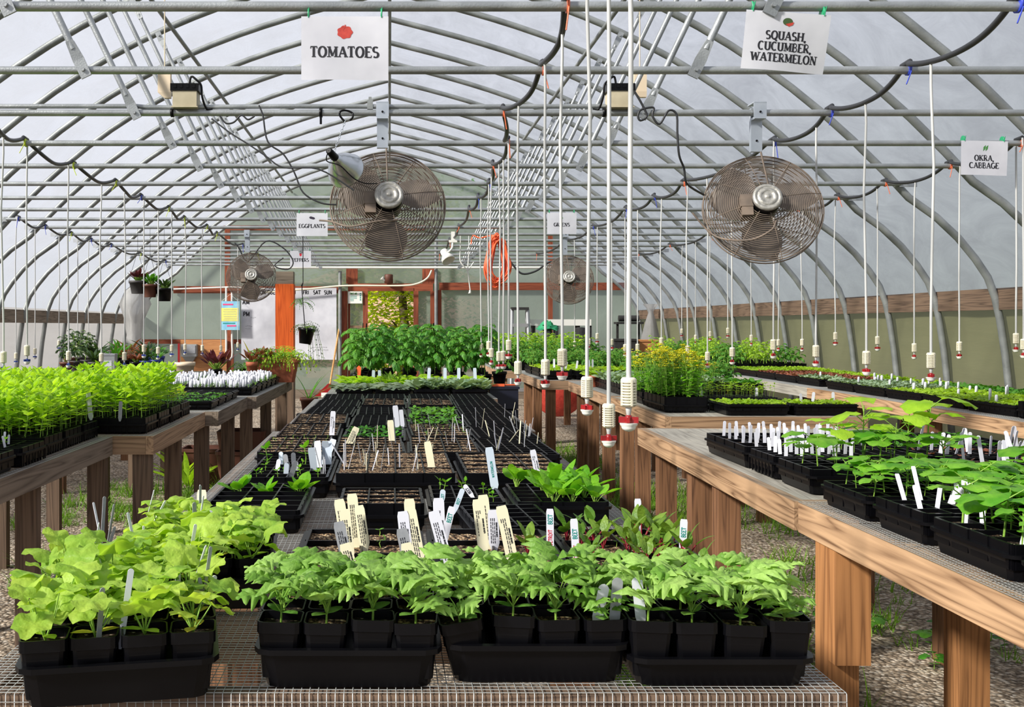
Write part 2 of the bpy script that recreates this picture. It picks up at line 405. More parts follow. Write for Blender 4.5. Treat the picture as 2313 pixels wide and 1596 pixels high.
# width, list of (points, thick?, serif at start, serif at end)
GL = {
 'A': (.82, [([(.08, 0), (.41, 1)], 0, 1, 0), ([(.41, 1), (.74, 0)], 1, 0, 1), ([(.2, .34), (.62, .34)], 0, 0, 0)]),
 'B': (.7, [([(.14, 0), (.14, 1)], 1, 1, 1), ([(.14, 1)] + _arc(.34, .76, .22, .24, 90, -90) + [(.14, .52)], 0, 0, 0), ([(.34, .52)] + _arc(.36, .26, .26, .26, 90, -90) + [(.14, 0)], 0, 0, 0)]),
 'C': (.74, [(_arc(.4, .5, .32, .5, 50, 310, 16), 1, 0, 0)]),
 'D': (.78, [([(.14, 0), (.14, 1)], 1, 1, 1), ([(.14, 1), (.3, 1)] + _arc(.3, .5, .4, .5, 90, -90, 12) + [(.14, 0)], 0, 0, 0)]),
 'E': (.66, [([(.14, 0), (.14, 1)], 1, 1, 1), ([(.14, 1), (.6, 1), (.6, .84)], 0, 0, 0), ([(.14, .52), (.48, .52)], 0, 0, 0), ([(.14, 0), (.6, 0), (.62, .18)], 0, 0, 0)]),
 'F': (.62, [([(.14, 0), (.14, 1)], 1, 1, 1), ([(.14, 1), (.58, 1), (.58, .84)], 0, 0, 0), ([(.14, .52), (.46, .52)], 0, 0, 0)]),
 'G': (.8, [(_arc(.42, .5, .34, .5, 50, 330, 16), 1, 0, 0), ([(.72, .06), (.72, .42)], 1, 0, 1)]),
 'H': (.84, [([(.14, 0), (.14, 1)], 1, 1, 1), ([(.7, 0), (.7, 1)], 1, 1, 1), ([(.14, .52), (.7, .52)], 0, 0, 0)]),
 'I': (.36, [([(.18, 0), (.18, 1)], 1, 1, 1)]),
 'K': (.78, [([(.14, 0), (.14, 1)], 1, 1, 1), ([(.14, .4), (.64, 1)], 0, 0, 1), ([(.3, .58), (.68, 0)], 1, 0, 1)]),
 'L': (.62, [([(.14, 0), (.14, 1)], 1, 1, 1), ([(.14, 0), (.56, 0), (.58, .2)], 0, 0, 0)]),
 'M': (.98, [([(.14, 0), (.14, 1)], 0, 1, 1), ([(.14, 1), (.48, .1)], 1, 0, 0), ([(.48, .1), (.82, 1)], 0, 0, 0), ([(.82, 0), (.82, 1)], 1, 1, 1)]),
 'N': (.84, [([(.14, 0), (.14, 1)], 0, 1, 1), ([(.14, 1), (.7, 0)], 1, 0, 0), ([(.7, 0), (.7, 1)], 0, 0, 1)]),
 'O': (.84, [(_arc(.42, .5, .34, .5, 0, 360, 22), 1, 0, 0)]),
 'P': (.66, [([(.14, 0), (.14, 1)], 1, 1, 1), ([(.14, 1)] + _arc(.34, .74, .26, .26, 90, -90) + [(.14, .48)], 0, 0, 0)]),
 'Q': (.84, [(_arc(.42, .5, .34, .5, 0, 360, 22), 1, 0, 0), ([(.4, .1), (.76, -.2)], 1, 0, 0)]),
 'R': (.74, [([(.14, 0), (.14, 1)], 1, 1, 1), ([(.14, 1)] + _arc(.34, .75, .24, .25, 90, -90) + [(.14, .5)], 0, 0, 0), ([(.34, .5), (.66, 0)], 1, 0, 1)]),
 'S': (.64, [(_arc(.32, .74, .22, .25, 40, 250, 12) + _arc(.32, .25, .24, .25, 80, -140, 12), 1, 0, 0)]),
 'T': (.7, [([(.35, 0), (.35, 1)], 1, 1, 0), ([(.05, .82), (.05, 1), (.65, 1), (.65, .82)], 0, 0, 0)]),
 'U': (.8, [([(.14, 1), (.14, .3)] + _arc(.4, .3, .26, .3, 180, 360) + [(.66, 1)], 1, 1, 1)]),
 'W': (1.08, [([(.08, 1), (.3, 0)], 1, 1, 0), ([(.3, 0), (.54, .95)], 0, 0, 0), ([(.54, .95), (.76, 0)], 1, 0, 0), ([(.76, 0), (1.0, 1)], 0, 0, 1)]),
 ',': (.3, [([(.16, .08), (.08, -.2)], 1, 0, 0)]), ':': (.3, [([(.15, .08), (.15, .2)], 1, 0, 0), ([(.15, .5), (.15, .62)], 1, 0, 0)]),
 ' ': (.4, []),
}
def text(mb, s, c, h, mi=0, serif=True, th=.23, thin=.11, mat=None, squeeze=1.0, lift=.0006):
    """flat letters in local XZ, centred on c, facing -Y"""
    if not serif: thin = th
    w = sum(GL[ch][0] + .06 for ch in s) * h * squeeze
    x = -w / 2
    fx = lambda v: (mat @ v if mat is not None else v) + Vector(c)
    for ch in s:
        gw, st = GL[ch]
        for pts, thick, s0, s1 in st:
            t = (th if thick else thin) * h
            q = [Vector((x + px * h * squeeze, 0, pz * h - h / 2)) for px, pz in pts]
            L, Rr = [], []
            for i in range(len(q)):
                d = (q[min(i + 1, len(q) - 1)] - q[max(i - 1, 0)]).normalized()
                n = Vector((-d.z, 0, d.x))
                tt = t
                if thick and serif and len(pts) > 6: tt = t * (.45 + .55 * abs(n.x))
                L.append(q[i] + n * tt / 2); Rr.append(q[i] - n * tt / 2)
            k = len(q)
            vs = [fx(v + Vector((0, -lift, 0))) for v in L + Rr]
            mb.add(vs, [(i, k + i, k + i + 1, i + 1) for i in range(k - 1)], mi)
            if serif:
                for flag, e in ((s0, q[0]), (s1, q[-1])):
                    if flag:
                        zz = e.z + (.03 * h if e.z < 0 else -.03 * h)
                        a, b = .19 * h * squeeze, .04 * h
                        mb.add([fx(Vector((e.x + i * a, -lift, zz + j * b))) for i, j in ((-1, -1), (1, -1), (1, 1), (-1, 1))], [(0, 1, 2, 3)], mi)
        x += (gw + .06) * h * squeeze
    return mb

# ------------------------------------------------------------------ shell
SP = .91                                              # truss spacing
YN, YF = -3.0, 20.3                                   # film from behind the camera to the end wall
def arch_z(x):
    x = abs(x); return 4.75 - .25 * x - .0164 * x ** 3
ARCH = [(x, arch_z(x)) for x in (0, .25, .5, .75, 1, 1.25, 1.5, 1.75, 2, 2.25, 2.5, 2.75, 3, 3.25, 3.5, 3.75, 4.0, 4.2)] + \
       [(4.42, 2.33), (4.6, 2.16), (4.74, 1.99), (4.84, 1.84), (4.9, 1.68), (4.94, 1.5), (4.985, 1.2), (5.01, .97), (5.05, .5), (5.08, 0)]
def arch_at(off, flt=None):
    out = []
    for i, (x, z) in enumerate(ARCH):
        a = ARCH[max(i - 1, 0)]; b = ARCH[min(i + 1, len(ARCH) - 1)]
        if i == 0: a = (-ARCH[1][0], ARCH[1][1])
        d = Vector((b[0] - a[0], b[1] - a[1])).normalized(); n = Vector((-d.y, d.x))
        out.append((x + n.x * off, z + n.y * off))
    return out
g = MB()
g.add([(-14, -6, 0), (14, -6, 0), (14, 30, 0), (-14, 30, 0)], [(0, 1, 2, 3)])
struct('floor', g.build('floor', MT['gravel']))
of = arch_at(.035)
roof = [(x, z) for x, z in of if z > 1.63]
prof = [(-x, z) for x, z in roof[::-1]] + roof[1:]
ny = 24
g = MB()
vs = []; rng = random.Random(3)
for j in range(ny + 1):
    for i, (x, z) in enumerate(prof):
        w = rng.uniform(-.006, .012) if 0 < i < len(prof) - 1 else 0
        vs.append((x * (1 + w * .3), YN + (YF - YN) * j / ny, z + w))
n = len(prof)
g.add(vs, [(j * n + i, j * n + i + 1, (j + 1) * n + i + 1, (j + 1) * n + i) for j in range(ny) for i in range(n - 1)], 0, True)
struct('ceiling', g.build('ceiling', MT['roof']))
side = [(x, z) for x, z in of if z <= 1.72]
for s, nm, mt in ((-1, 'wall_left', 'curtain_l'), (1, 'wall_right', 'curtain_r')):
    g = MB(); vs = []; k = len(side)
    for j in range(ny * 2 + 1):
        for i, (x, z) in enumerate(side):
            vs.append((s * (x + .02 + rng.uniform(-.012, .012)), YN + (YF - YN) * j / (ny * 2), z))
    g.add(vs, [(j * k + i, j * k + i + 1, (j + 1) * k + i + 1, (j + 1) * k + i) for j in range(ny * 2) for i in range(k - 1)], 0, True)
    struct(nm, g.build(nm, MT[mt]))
# end wall with its doorway
DX0, DX1, DZ = P(831, 0, YF).x, P(934, 0, YF).x, P(0, 655, YF).z
xs = sorted(set([-x for x, z in of] + [x for x, z in of] + [DX0, DX1]))
xs = [x for i, x in enumerate(xs) if i == 0 or x - xs[i - 1] > 1e-4]
def wall_top(x):
    x = abs(x)
    for (xa, za), (xb, zb) in zip(of, of[1:]):
        if xa <= x <= xb: return za + (zb - za) * (x - xa) / max(xb - xa, 1e-6)
    return 0.0
g = MB()
for a, b in zip(xs, xs[1:]):
    z0 = DZ if (a >= DX0 - 1e-4 and b <= DX1 + 1e-4) else 0.0
    if wall_top(a) < z0 + .001 and wall_top(b) < z0 + .001: continue
    g.add([(a, YF, z0), (b, YF, z0), (b, YF, max(wall_top(b), z0)), (a, YF, max(wall_top(a), z0))], [(0, 1, 2, 3)])
struct('wall_back', g.build('wall_back', MT['backfilm']))

def beam(name, a, b, w, t, mt, parent=None, lab=None):
    """board from a to b, w tall/wide across, t deep; grain runs along it"""
    a, b = Vector(a), Vector(b); d = b - a
    me = MB().box((0, 0, 0), (d.length, t, w)).build(name, MT[mt])
    o = bpy.data.objects.new(name, me); COL.objects.link(o)
    if abs(d.z) > max(abs(d.x), abs(d.y)): rot = Euler((0, -PI / 2, 0)) if True else None
    else: rot = Euler((0, -math.asin(d.z / d.length), math.atan2(d.y, d.x)))
    o.rotation_euler = rot; o.location = (a + b) / 2
    if parent is not None: o.parent = parent
    else: o['kind'] = 'structure'
    if lab: o['label'] = lab
    return o
# hip boards along both sides
for s, nm in ((-1, 'trim_1'), (1, 'trim_2')):
    zb = 1.575 if s < 0 else 1.665
    beam(nm, (s * 4.93, YN, zb), (s * 4.93, YF - .05, zb), .175, .035, 'greywood' if s < 0 else 'darkleg')
# timber on the end wall (pixel boxes on the plane just in front of it)
YW = YF - .06
tn = [3]
def wall_timber(x0, y0, x1, y1, mt='redwood', t=.05, dy=0):
    a, b = P(x0, y0, YW - dy), P(x1, y1, YW - dy)
    nm = 'trim_%d' % tn[0]; tn[0] += 1
    if x1 - x0 > y1 - y0: return beam(nm, (a.x, YW - dy, (a.z + b.z) / 2), (b.x, YW - dy, (a.z + b.z) / 2), a.z - b.z, t, mt)
    return beam(nm, ((a.x + b.x) / 2, YW - dy, b.z), ((a.x + b.x) / 2, YW - dy, a.z), b.x - a.x, t, mt)
ZB = 895
wall_timber(392, 646, 770, 662); wall_timber(786, 640, 978, 657); wall_timber(992, 638, 1420, 655)
wall_timber(505, 509, 960, 520); wall_timber(320, 766, 552, 776); wall_timber(1010, 816, 1420, 828)
wall_timber(508, 520, 520, 646); wall_timber(512, 662, 526, 766); wall_timber(512, 776, 528, ZB)
wall_timber(772, 657, 785, ZB, dy=.06); wall_timber(985, 655, 997, ZB, dy=.06)
wall_timber(782, 604, 808, 640, t=.04); wall_timber(954, 604, 981, 640, t=.04)
wall_timber(1238, 500, 1248, 638); wall_timber(1238, 655, 1248, 816)
wall_timber(786, 657, 791, ZB); wall_timber(972, 657, 981, ZB)
wall_timber(791, 735, 820, 740, 'board'); wall_timber(791, 767, 820, 770, 'board')
d = obj('door_1', None, P(882, ZB, YW)); d['kind'] = 'structure'
for nm, (x0, y0, x1, y1) in (('jamb', (820, 657, 831, ZB)), ('jamb', (934, 657, 945, ZB)), ('lintel', (831, 650, 934, 657))):
    a, b = P(x0, y0, YW), P(x1, y1, YW)
    m = MB().box((0, 0, 0), ((a.z - b.z) if y1 - y0 > x1 - x0 else (b.x - a.x), .07, (b.x - a.x) if y1 - y0 > x1 - x0 else (a.z - b.z))).build(nm, MT['redwood'])
    o = obj(nm, m, ((a.x + b.x) / 2 - d.location.x, 0, (a.z + b.z) / 2 - d.location.z), (0, PI / 2 if y1 - y0 > x1 - x0 else 0, 0), 1.0, d)
    tn[0] += 0
# steel posts on the end wall
for x, lab in ((768, 'grey steel end wall post beside the white week chart'), (985, 'grey steel end wall post at the doorway side with the hanging cord')):
    a, b = P(x, 612 if x < 800 else 520, YW - .14), P(x, ZB, YW - .14)
    solo('steel_post', MB().tube([(0, 0, 0), (0, 0, a.z - .0)], .034, 12).build('steel_post', MT['galvdark']), lab, 'post', (a.x, YW - .14, 0))

# ------------------------------------------------------------------ arch trusses, one for each bay
PIPE = .018
BARZ = 2.59; BARX = 4.17
def mk_arch():
    pts = [(-x, 0, z) for x, z in ARCH[::-1]] + [(x, 0, z) for x, z in ARCH[1:]]
    return MB().tube(pts, .03, 10).build('arch', MT['galvdark'])
def mk_bar():
    m = MB()
    m.tube([(-BARX + .06, 0, BARZ), (BARX - .06, 0, BARZ)], PIPE, 12)
    for s in (-1, 1):
        m.box((s * (BARX - .0), 0, BARZ), (.14, .012, .05))
    return m.build('crossbar', MT['galv'])
def mk_strut(s):
    a, b = Vector((s * 1.36, -.028, BARZ - .005)), Vector((s * 2.06, -.0, 4.04))
    d = (b - a).normalized()
    m = MB().tube([a + d * .1, b - d * .1], .0165, 10)
    side = d.cross(Vector((0, 1, 0)))
    for e, k in ((a, 1), (b, -1)):                    # flattened ends with a bolt
        l0 = [e - d * k * .035 + side * w * .024 + Vector((0, t, 0)) for w, t in ((-1, -.004), (1, -.004), (1, .004), (-1, .004))]
        l1 = [e + d * k * .05 + side * w * .026 + Vector((0, t, 0)) for w, t in ((-1, -.005), (1, -.005), (1, .005), (-1, .005))]
        l2 = [e + d * k * .14 + side * w * .0165 + Vector((0, t, 0)) for w, t in ((-1, -.0165), (1, -.0165), (1, .0165), (-1, .0165))]
        m.loft([l0, l1, l2])
        m.tube([e + Vector((0, -.016, 0)), e + Vector((0, .012, 0))], .009, 6)
    return m.build('strut', MT['galv'])
ar, br, st = mk_arch(), mk_bar(), [mk_strut(-1), mk_strut(1)]
wbar = MB().tube([(-3.05, 0, BARZ), (3.2, 0, BARZ)], .022, 12).build('crossbar', MT['white'])
for nth in range(2, 23):
    k = 22 - nth
    lab = ('galvanised steel arch truss, %s from the far end wall' % ORD[k]) if k else 'steel arch truss with white crossbar, nearest the far end wall'
    t = thing('arch_truss', lab, 'roof truss', (0, nth * SP, 0), group='steel trusses along the greenhouse')
    part('arch', ar, t, (0, .05, 0))
    part('crossbar', wbar if k == 0 else br, t, label='white crossbar' if k == 0 else None)
    part('strut', st[0], t); part('strut', st[1], t)
for x, z, lab in ((0, 4.70, 'ridge pipe running along the roof peak'), (-1.94, 4.10, 'roof purlin pipe along the slope above the yellow-green seedlings'), (1.91, 4.10, 'roof purlin pipe along the slope above the squash sign')):
    solo('purlin_pipe', MB().tube([(x, YN, z), (x, YF - .02, z)], .019, 8).build('purlin_pipe', MT['galvdark']), lab, 'pipe', group='long purlin pipes')
# thin white conduit lying over the sixth bar
YC = 6 * SP + .005
def catenary(a, b, sag, n=10):
    a, b = Vector(a), Vector(b)
    return [a.lerp(b, k / n) - Vector((0, 0, sag * 4 * (k / n) * (1 - k / n))) for k in range(n + 1)]
def spline(pts, n=6):
    pts = [Vector(p) for p in pts]; out = []
    for i in range(len(pts) - 1):
        p0, p1, p2, p3 = pts[max(i - 1, 0)], pts[i], pts[i + 1], pts[min(i + 2, len(pts) - 1)]
        for k in range(n):
            t = k / n
            out.append(.5 * ((2 * p1) + (p2 - p0) * t + (2 * p0 - 5 * p1 + 4 * p2 - p3) * t * t + (3 * p1 - p0 - 3 * p2 + p3) * t ** 3))
    return out + [pts[-1]]
px = lambda pts, Y: [P(x, y, Y if not callable(Y) else Y(x)) for x, y in pts]
solo('conduit', MB().tube(px([(-60, 240), (310, 240), (330, 242), (390, 243), (420, 242), (640, 240), (1000, 241), (1368, 240)], YC), .0125, 10).build('conduit', MT['galv']),
     'thin pale conduit resting along the crossbar with the two box ballasts', 'conduit')
solo('conduit', MB().tube(spline(px([(600, 660), (700, 652), (780, 645), (900, 645), (940, 641), (965, 628), (975, 610)], YW - .2), 5), .018, 8).build('conduit', MT['ivory']),
     'bent pale conduit curving over the doorway on the end wall', 'conduit')
solo('conduit', MB().tube(px([(383, 653), (520, 648), (600, 652)], YW - .1), .016, 8).build('conduit', MT['white']), 'straight white conduit along the end wall beam behind the grey fan', 'conduit')
for xx, lab in ((511, 'white vertical pipe on the end wall, nearer the plywood panel'), (524, 'white vertical pipe with kinked foot beside the week chart')):
    pp = [(xx, 650), (xx, 798)] if xx < 520 else [(xx, 660), (xx, 770), (xx + 1, 795), (xx, 806), (xx - 5, 813)]
    solo('water_pipe', MB().tube(px(pp, YW - .12), .02, 8).build('water_pipe', MT['white']), lab, 'pipe', group='white pipes on the end wall')

# ------------------------------------------------------------------ hoses with drip-drop sprinklers
HOSES = {}
def barY(k): return k * SP
def hose(name, lab, pts, ties):
    """pts: (bar number, X); the hose lies on each bar and sags between"""
    t = thing(name, lab, 'hose')
    path = HOSES.setdefault(len(HOSES), [])
    w = random.Random(len(pts))
    for (k, x), (k2, x2) in zip(pts, pts[1:]):
        a = Vector((x, barY(k), BARZ + PIPE + .014)); b = Vector((x2, barY(k2), BARZ + PIPE + .014))
        path += [a + Vector((0, -.03, 0)), a + Vector((0, .04, -.004))] + [p + Vector((.014 * math.sin(.26 * q), 0, 0)) for q, p in enumerate(catenary(a, b, .075, 24)[1:-1])]
    path.append(Vector((pts[-1][1], barY(pts[-1][0]), BARZ + PIPE + .014)))
    part('hose_line', MB().tube(path, .0125, 8).build('hose_line', MT['rubber']), t)
    for i, (k, x) in enumerate(pts):
        c = Vector((x, barY(k), BARZ))
        m = MB().lathe([(.026, -.004), (.032, -.004), (.032, .004), (.026, .004)], 12, mat=Matrix.Rotation(PI / 2, 4, 'Y'), c=c + Vector((.006, 0, .008)))
        a = w.uniform(0, 2 * PI)
        m.tube([c + Vector((.006, -.032, -.01)), c + Vector((.006 + .03 * math.cos(a), -.04, -.05 - .05 * abs(math.sin(a))))], .0028, 5)
        part('cable_tie', m.build('cable_tie', MT[ties[i % len(ties)]]), t, label={'orangetie': 'orange cable tie', 'bluetie': 'blue cable tie', 'lime': 'yellow-green cable tie'}[ties[i % len(ties)]])
    return t
hose('irrigation_hose', 'black irrigation hose over the bars above the yellow-green seedlings', [(6, -2.2), (7, -2.28), (8, -2.26), (9, -2.2), (10, -2.22), (11, -2.17), (12, -2.2), (13, -2.12), (14, -2.16), (16, -2.1), (18, -2.12)], ['lime', 'lime', 'lime', 'lime', 'bluetie'])
hose('irrigation_hose', 'black irrigation hose at the bar ends along the pale curtain side', [(12, -3.98), (13, -4.0), (14, -3.98), (15, -4.0), (16, -3.98), (18, -4.0), (20, -4.0)], ['bluetie', 'bluetie', 'lime'])
hose('irrigation_hose', 'black irrigation hose with orange ties running above the middle bench', [(2, .48), (3, .6), (4, .63), (5, .68), (6, .605), (7, .74), (8, .735), (9, .80), (10, .79), (11, .78), (13, .8), (15, .8), (18, .8)], ['orangetie', 'orangetie', 'orangetie', 'orangetie', 'orangetie', 'orangetie', 'orangetie', 'bluetie', 'bluetie'])
hose('irrigation_hose', 'black irrigation hose with blue ties crossing behind the squash sign', [(4, 2.24), (5, 2.31), (6, 2.36), (7, 2.40), (9, 2.36), (10, 2.36), (11, 2.32), (13, 2.36), (15, 2.36), (18, 2.36)], ['bluetie', 'bluetie', 'bluetie', 'bluetie', 'orangetie'])
hose('irrigation_hose', 'black irrigation hose at the bar ends behind the okra sign', [(7, 3.94), (8, 4.0), (9, 3.98), (10, 4.0), (11, 4.0), (12, 3.98), (14, 4.0), (16, 4.0), (18, 4.0)], ['orangetie'])

def mk_weight():
    prof = [(.006, .062), (.013, .062), (.0165, .0585)]
    for k in range(9):
        z = .054 - k * .006
        prof += [(.0172, z), (.0172, z - .003), (.0118, z - .0034), (.0118, z - .0056)]
    prof += [(.0165, .001), (.012, -.002), (.006, -.002)]
    m = MB().lathe(prof, 20, smooth=False)
    for a in range(4):
        m.box((.0155 * math.cos(a * PI / 2 + .5), .0155 * math.sin(a * PI / 2 + .5), .029), (.004, .004, .056), 0, Matrix.Rotation(a * PI / 2 + .5, 3, 'Z'))
    return m.build('weight', MT['ivory'])
def mk_cap():
    return MB().lathe([(.0045, 0), (.0075, -.001), (.0062, -.009), (.0048, -.019), (.004, -.02)], 12).build('connector', MT['tubewhite'])
def mk_head(mt):
    m = MB().lathe([(.003, -.019), (.006, -.02), (.008, -.024), (.009, -.036), (.007, -.038)], 10)
    m.box((0, 0, -.0295), (.042, .007, .013)); m.box((0, 0, -.0295), (.007, .024, .012))
    return m.build('spray_head', MT[mt])
def mk_defl():
    m = MB().lathe([(.0195, -.0365), (.0185, -.041), (.0155, -.044), (.0155, -.046), (.0135, -.05), (.007, -.054), (.001, -.0555)], 16)
    return m.build('deflector', MT['white'])
WGT, CON, DEF = mk_weight(), mk_cap(), mk_defl()
HEADS = {'red': mk_head('red'), 'blue': mk_head('blue')}
def sprinkler(x, y, Y, hi, head, lab, grp, sc=1.0):
    if Y is None or True:                              # the spot where the hose passes over this pixel column
        q = min(HOSES[hi], key=lambda q: abs(CX + q.x / q.y * FPX - x) + abs(q.y - Y) * 4); Y = q.y
    p = P(x, y, Y)                                     # top of the weight
    base = p - Vector((0, 0, .062 * sc))
    t = thing('hanging_sprinkler', lab, 'sprinkler', base, group=grp)
    h = q
    top = h - base; ztop = h.z
    L = ztop - p.z
    rr = random.Random(int(x * 7 + y))
    b1, b2 = rr.uniform(-.012, .012), rr.uniform(-.008, .008)
    part('drop_tube', MB().tube([(0, 0, .05), (0, 0, .1 + L * .1), (b1 * .5, 0, L * .4), (b1, b2, L * .7), (top.x * .25, top.y * .25, L * .93 + .05), (top.x, top.y, L + .062)], .0058, 8).build('drop_tube', MT['tubewhite']), t)
    az = rr.uniform(0, PI)
    part('weight', WGT, t, (0, 0, 0), (0, 0, az), sc)
    part('connector', CON, t, (0, 0, 0), (0, 0, 0), sc)
    hd = part('spray_head', HEADS[head], t, (0, 0, 0), (0, 0, az), sc, label=head + ' spray head')
    part('deflector', DEF, hd, label='white deflector')
def row(lst, xw, head, where, grp, hi=0):
    for i, e in enumerate(lst):
        x, y = e[0], e[1]
        Y = e[2] if len(e) > 2 else xw * FPX / (x - CX)
        sprinkler(x, y, Y, hi, head, 'white-weighted %s-headed drop sprinkler, %s in line going away %s' % (head, ORD[i], where), grp, 1.05)
row([(8, 793), (61, 779), (155, 792), (229, 797), (281, 795), (325, 778), (357, 783), (388, 778), (418, 776), (457, 779), (499, 780), (537, 773)], -2.22, 'blue', 'over the yellow-green seedlings', 'sprinklers over the seedling bench by the pale curtain', 0)
row([(36, 796), (79, 786), (133, 768), (175, 772), (200, 776)], -4.0, 'blue', 'along the pale side curtain', 'sprinklers along the pale side curtain', 1)
row([(1420, 852, 2.05), (1375, 911, 2.4), (1326, 850, 3.2), (1270, 787, 3.88), (1232, 811, 4.3), (1170, 815, 5.3), (1149, 767, 6.0), (1137, 792, 6.4), (1127, 793, 6.7), (1110, 786, 7.3), (1104, 770, 7.6), (1087, 775, 8.4)], .7, 'red', 'above the middle bench edge', 'sprinklers above the middle bench edge', 2)
row([(2103, 796), (1957, 792), (1843, 779), (1747, 766), (1654, 784), (1598, 794), (1553, 780), (1494, 762), (1440, 776), (1412, 777), (1382, 765), (1349, 752), (1331, 765), (1298, 770)], 2.35, 'red', 'over the cucumber bench', 'sprinklers over the cucumber bench', 3)
row([(2312, 765, 4.6), (2295, 752), (2167, 771), (2065, 775), (1982, 759), (1887, 750), (1812, 765), (1758, 766), (1697, 756), (1644, 740), (1604, 748), (1571, 756), (1540, 742)], 3.98, 'red', 'over the bench at the green curtain', 'sprinklers over the bench at the green curtain', 4)

# ------------------------------------------------------------------ fans
def mk_guard(Rr):
    m = MB()
    def dome(r, s): return s * (.02 + .085 * Rr / .3 * (1 - (r / Rr) ** 2.2))
    for s in (-1, 1):
        n = 24 if s < 0 else 15
        for k in range(n):
            r = Rr * (.27 + .73 * k / (n - 1))
            y = dome(r, s)
            m.tube([(r * math.cos(a), y, r * math.sin(a)) for a in [2 * PI * q / 40 for q in range(41)]], .0025, 4, caps=False)
        for q in range(8):
            a = 2 * PI * q / 8 + .25
            m.tube([(r * math.cos(a), dome(r, s) * 1.02, r * math.sin(a)) for r in [Rr * (.2 + .8 * w / 6) for w in range(7)]], .0026, 4)
    for y in (-.018, .018):
        m.tube([(Rr * math.cos(a), y, Rr * math.sin(a)) for a in [2 * PI * q / 48 for q in range(49)]], .004, 5, caps=False)
    return m.build('guard', MT['cage'])
def mk_blade(Rr):
    m = MB(); vs = []; na, nr = 9, 8
    for i in range(nr + 1):
        r = Rr * (.16 + .74 * i / nr)
        span = 1.3 * (.55 + .6 * math.sin(PI * min(1, (i + 1.0) / (nr + .6)) ** .8))
        for j in range(na + 1):
            u = j / na - .5; a = u * span + .18 * i / nr
            vs.append((r * math.sin(a), -u * .11 * Rr / .3 + .012, r * math.cos(a)))
    m.add(vs, [(i * (na + 1) + j, i * (na + 1) + j + 1, (i + 1) * (na + 1) + j + 1, (i + 1) * (na + 1) + j) for i in range(nr) for j in range(na)], 0, True)
    me = m.build('blade', MT['blade']); return me
FANR = .312
GUARD, BLADE = mk_guard(FANR), mk_blade(FANR)
Y2 = Matrix.Rotation(PI / 2, 4, 'X')
MOT = MB().lathe([(.05, -.02), (.074, -.02), (.074, .135), (.06, .145)], 24, mat=Y2).build('motor', MT['black'])
CAP = MB().lathe([(r_, z_ + .035) for r_, z_ in [(.074, .098), (.077, .102), (.077, .112), (.07, .12), (.06, .121), (.058, .118), (.05, .118), (.048, .122), (.034, .123), (.032, .12), (.012, .12), (.01, .124), (.002, .124)]], 28, mat=Y2).build('motor_cap', MT['motor'])
JB = MB().box((-.1, -.07, .0), (.065, .09, .07)).box((-.098, -.072, -.06), (.058, .08, .05)).build('junction_box', MT['cage'])
def mk_bracket(drop):
    m = MB()
    m.box((0, -.026, .012), (.068, .006, .075)).box((0, .02, .052), (.068, .10, .006)).box((0, .04, .03 - drop / 2), (.06, .028, drop)).box((0, -.004, -.03), (.06, .06, .012))
    m.tube([(0, -.034, .0), (0, -.022, .0)], .006, 6, 1); m.tube([(0, .022, -drop * .62), (0, .03, -drop * .62)], .006, 6, 1)
    return m.build('bracket', [MT['zinc'], MT['black']])
def fan(cx, cy, k, yaw, tilt, lab, xb=None, cable=None):
    Yb = barY(k); Y = Yb + .07
    c = P(cx, cy, Y)
    t = thing('circulation_fan', lab, 'fan', c, group='round circulation fans hung from the bars')
    e = (tilt, 0, yaw)
    part('guard', GUARD, t, rot=e)
    for q in range(3):
        M_ = Euler(e).to_matrix() @ Matrix.Rotation(q * 2 * PI / 3 + .98, 3, 'Y')
        part('blade', BLADE, t, rot=M_.to_euler())
    mo = part('motor', MOT, t, rot=e); part('motor_cap', CAP, mo, label='pale vented motor cap'); part('junction_box', JB, mo)
    bx = P(xb or cx, 0, Yb).x
    drop = BARZ - c.z - FANR * math.cos(tilt) + .02
    part('bracket', mk_bracket(drop), t, Vector((bx, Yb, BARZ)) - c, label='flat galvanised hanging bracket')
    m = MB()
    m.tube([(bx - c.x + .02, -.05, FANR - .01), (.0, -.11, .08)], .005, 6)
    part('brace', m.build('brace', MT['cage']), t)
    if cable:
        part('cable', MB().tube(spline([Vector(q) for q in cable], 5), .0055, 6).build('cable', MT['cage']), t)
    return t
fan(876, 465, 6, 0.05, -.30, 'large dusty fan behind the silver clamp lamp', 864, [(.05, -.125, -.09), (-.06, -.16, -.10), (-.2, -.14, -.125), (-.3, -.05, -.09), (-.37, -.02, -.08)])
fan(1722, 472, 6, -.16, -.34, 'large dusty fan with looped cable below the squash sign', 1713, [(.02, -.14, -.08), (-.02, -.19, -.13), (-.12, -.17, -.18), (-.24, -.09, -.17), (-.3, -.02, -.12), (-.38, 0, -.02)])
fan(568, 626, 14, .1, -.2, 'small-looking fan in front of the week chart', 558)
fan(1284, 632, 14, -.1, -.25, 'small-looking fan above the white gutter shelf', 1277)
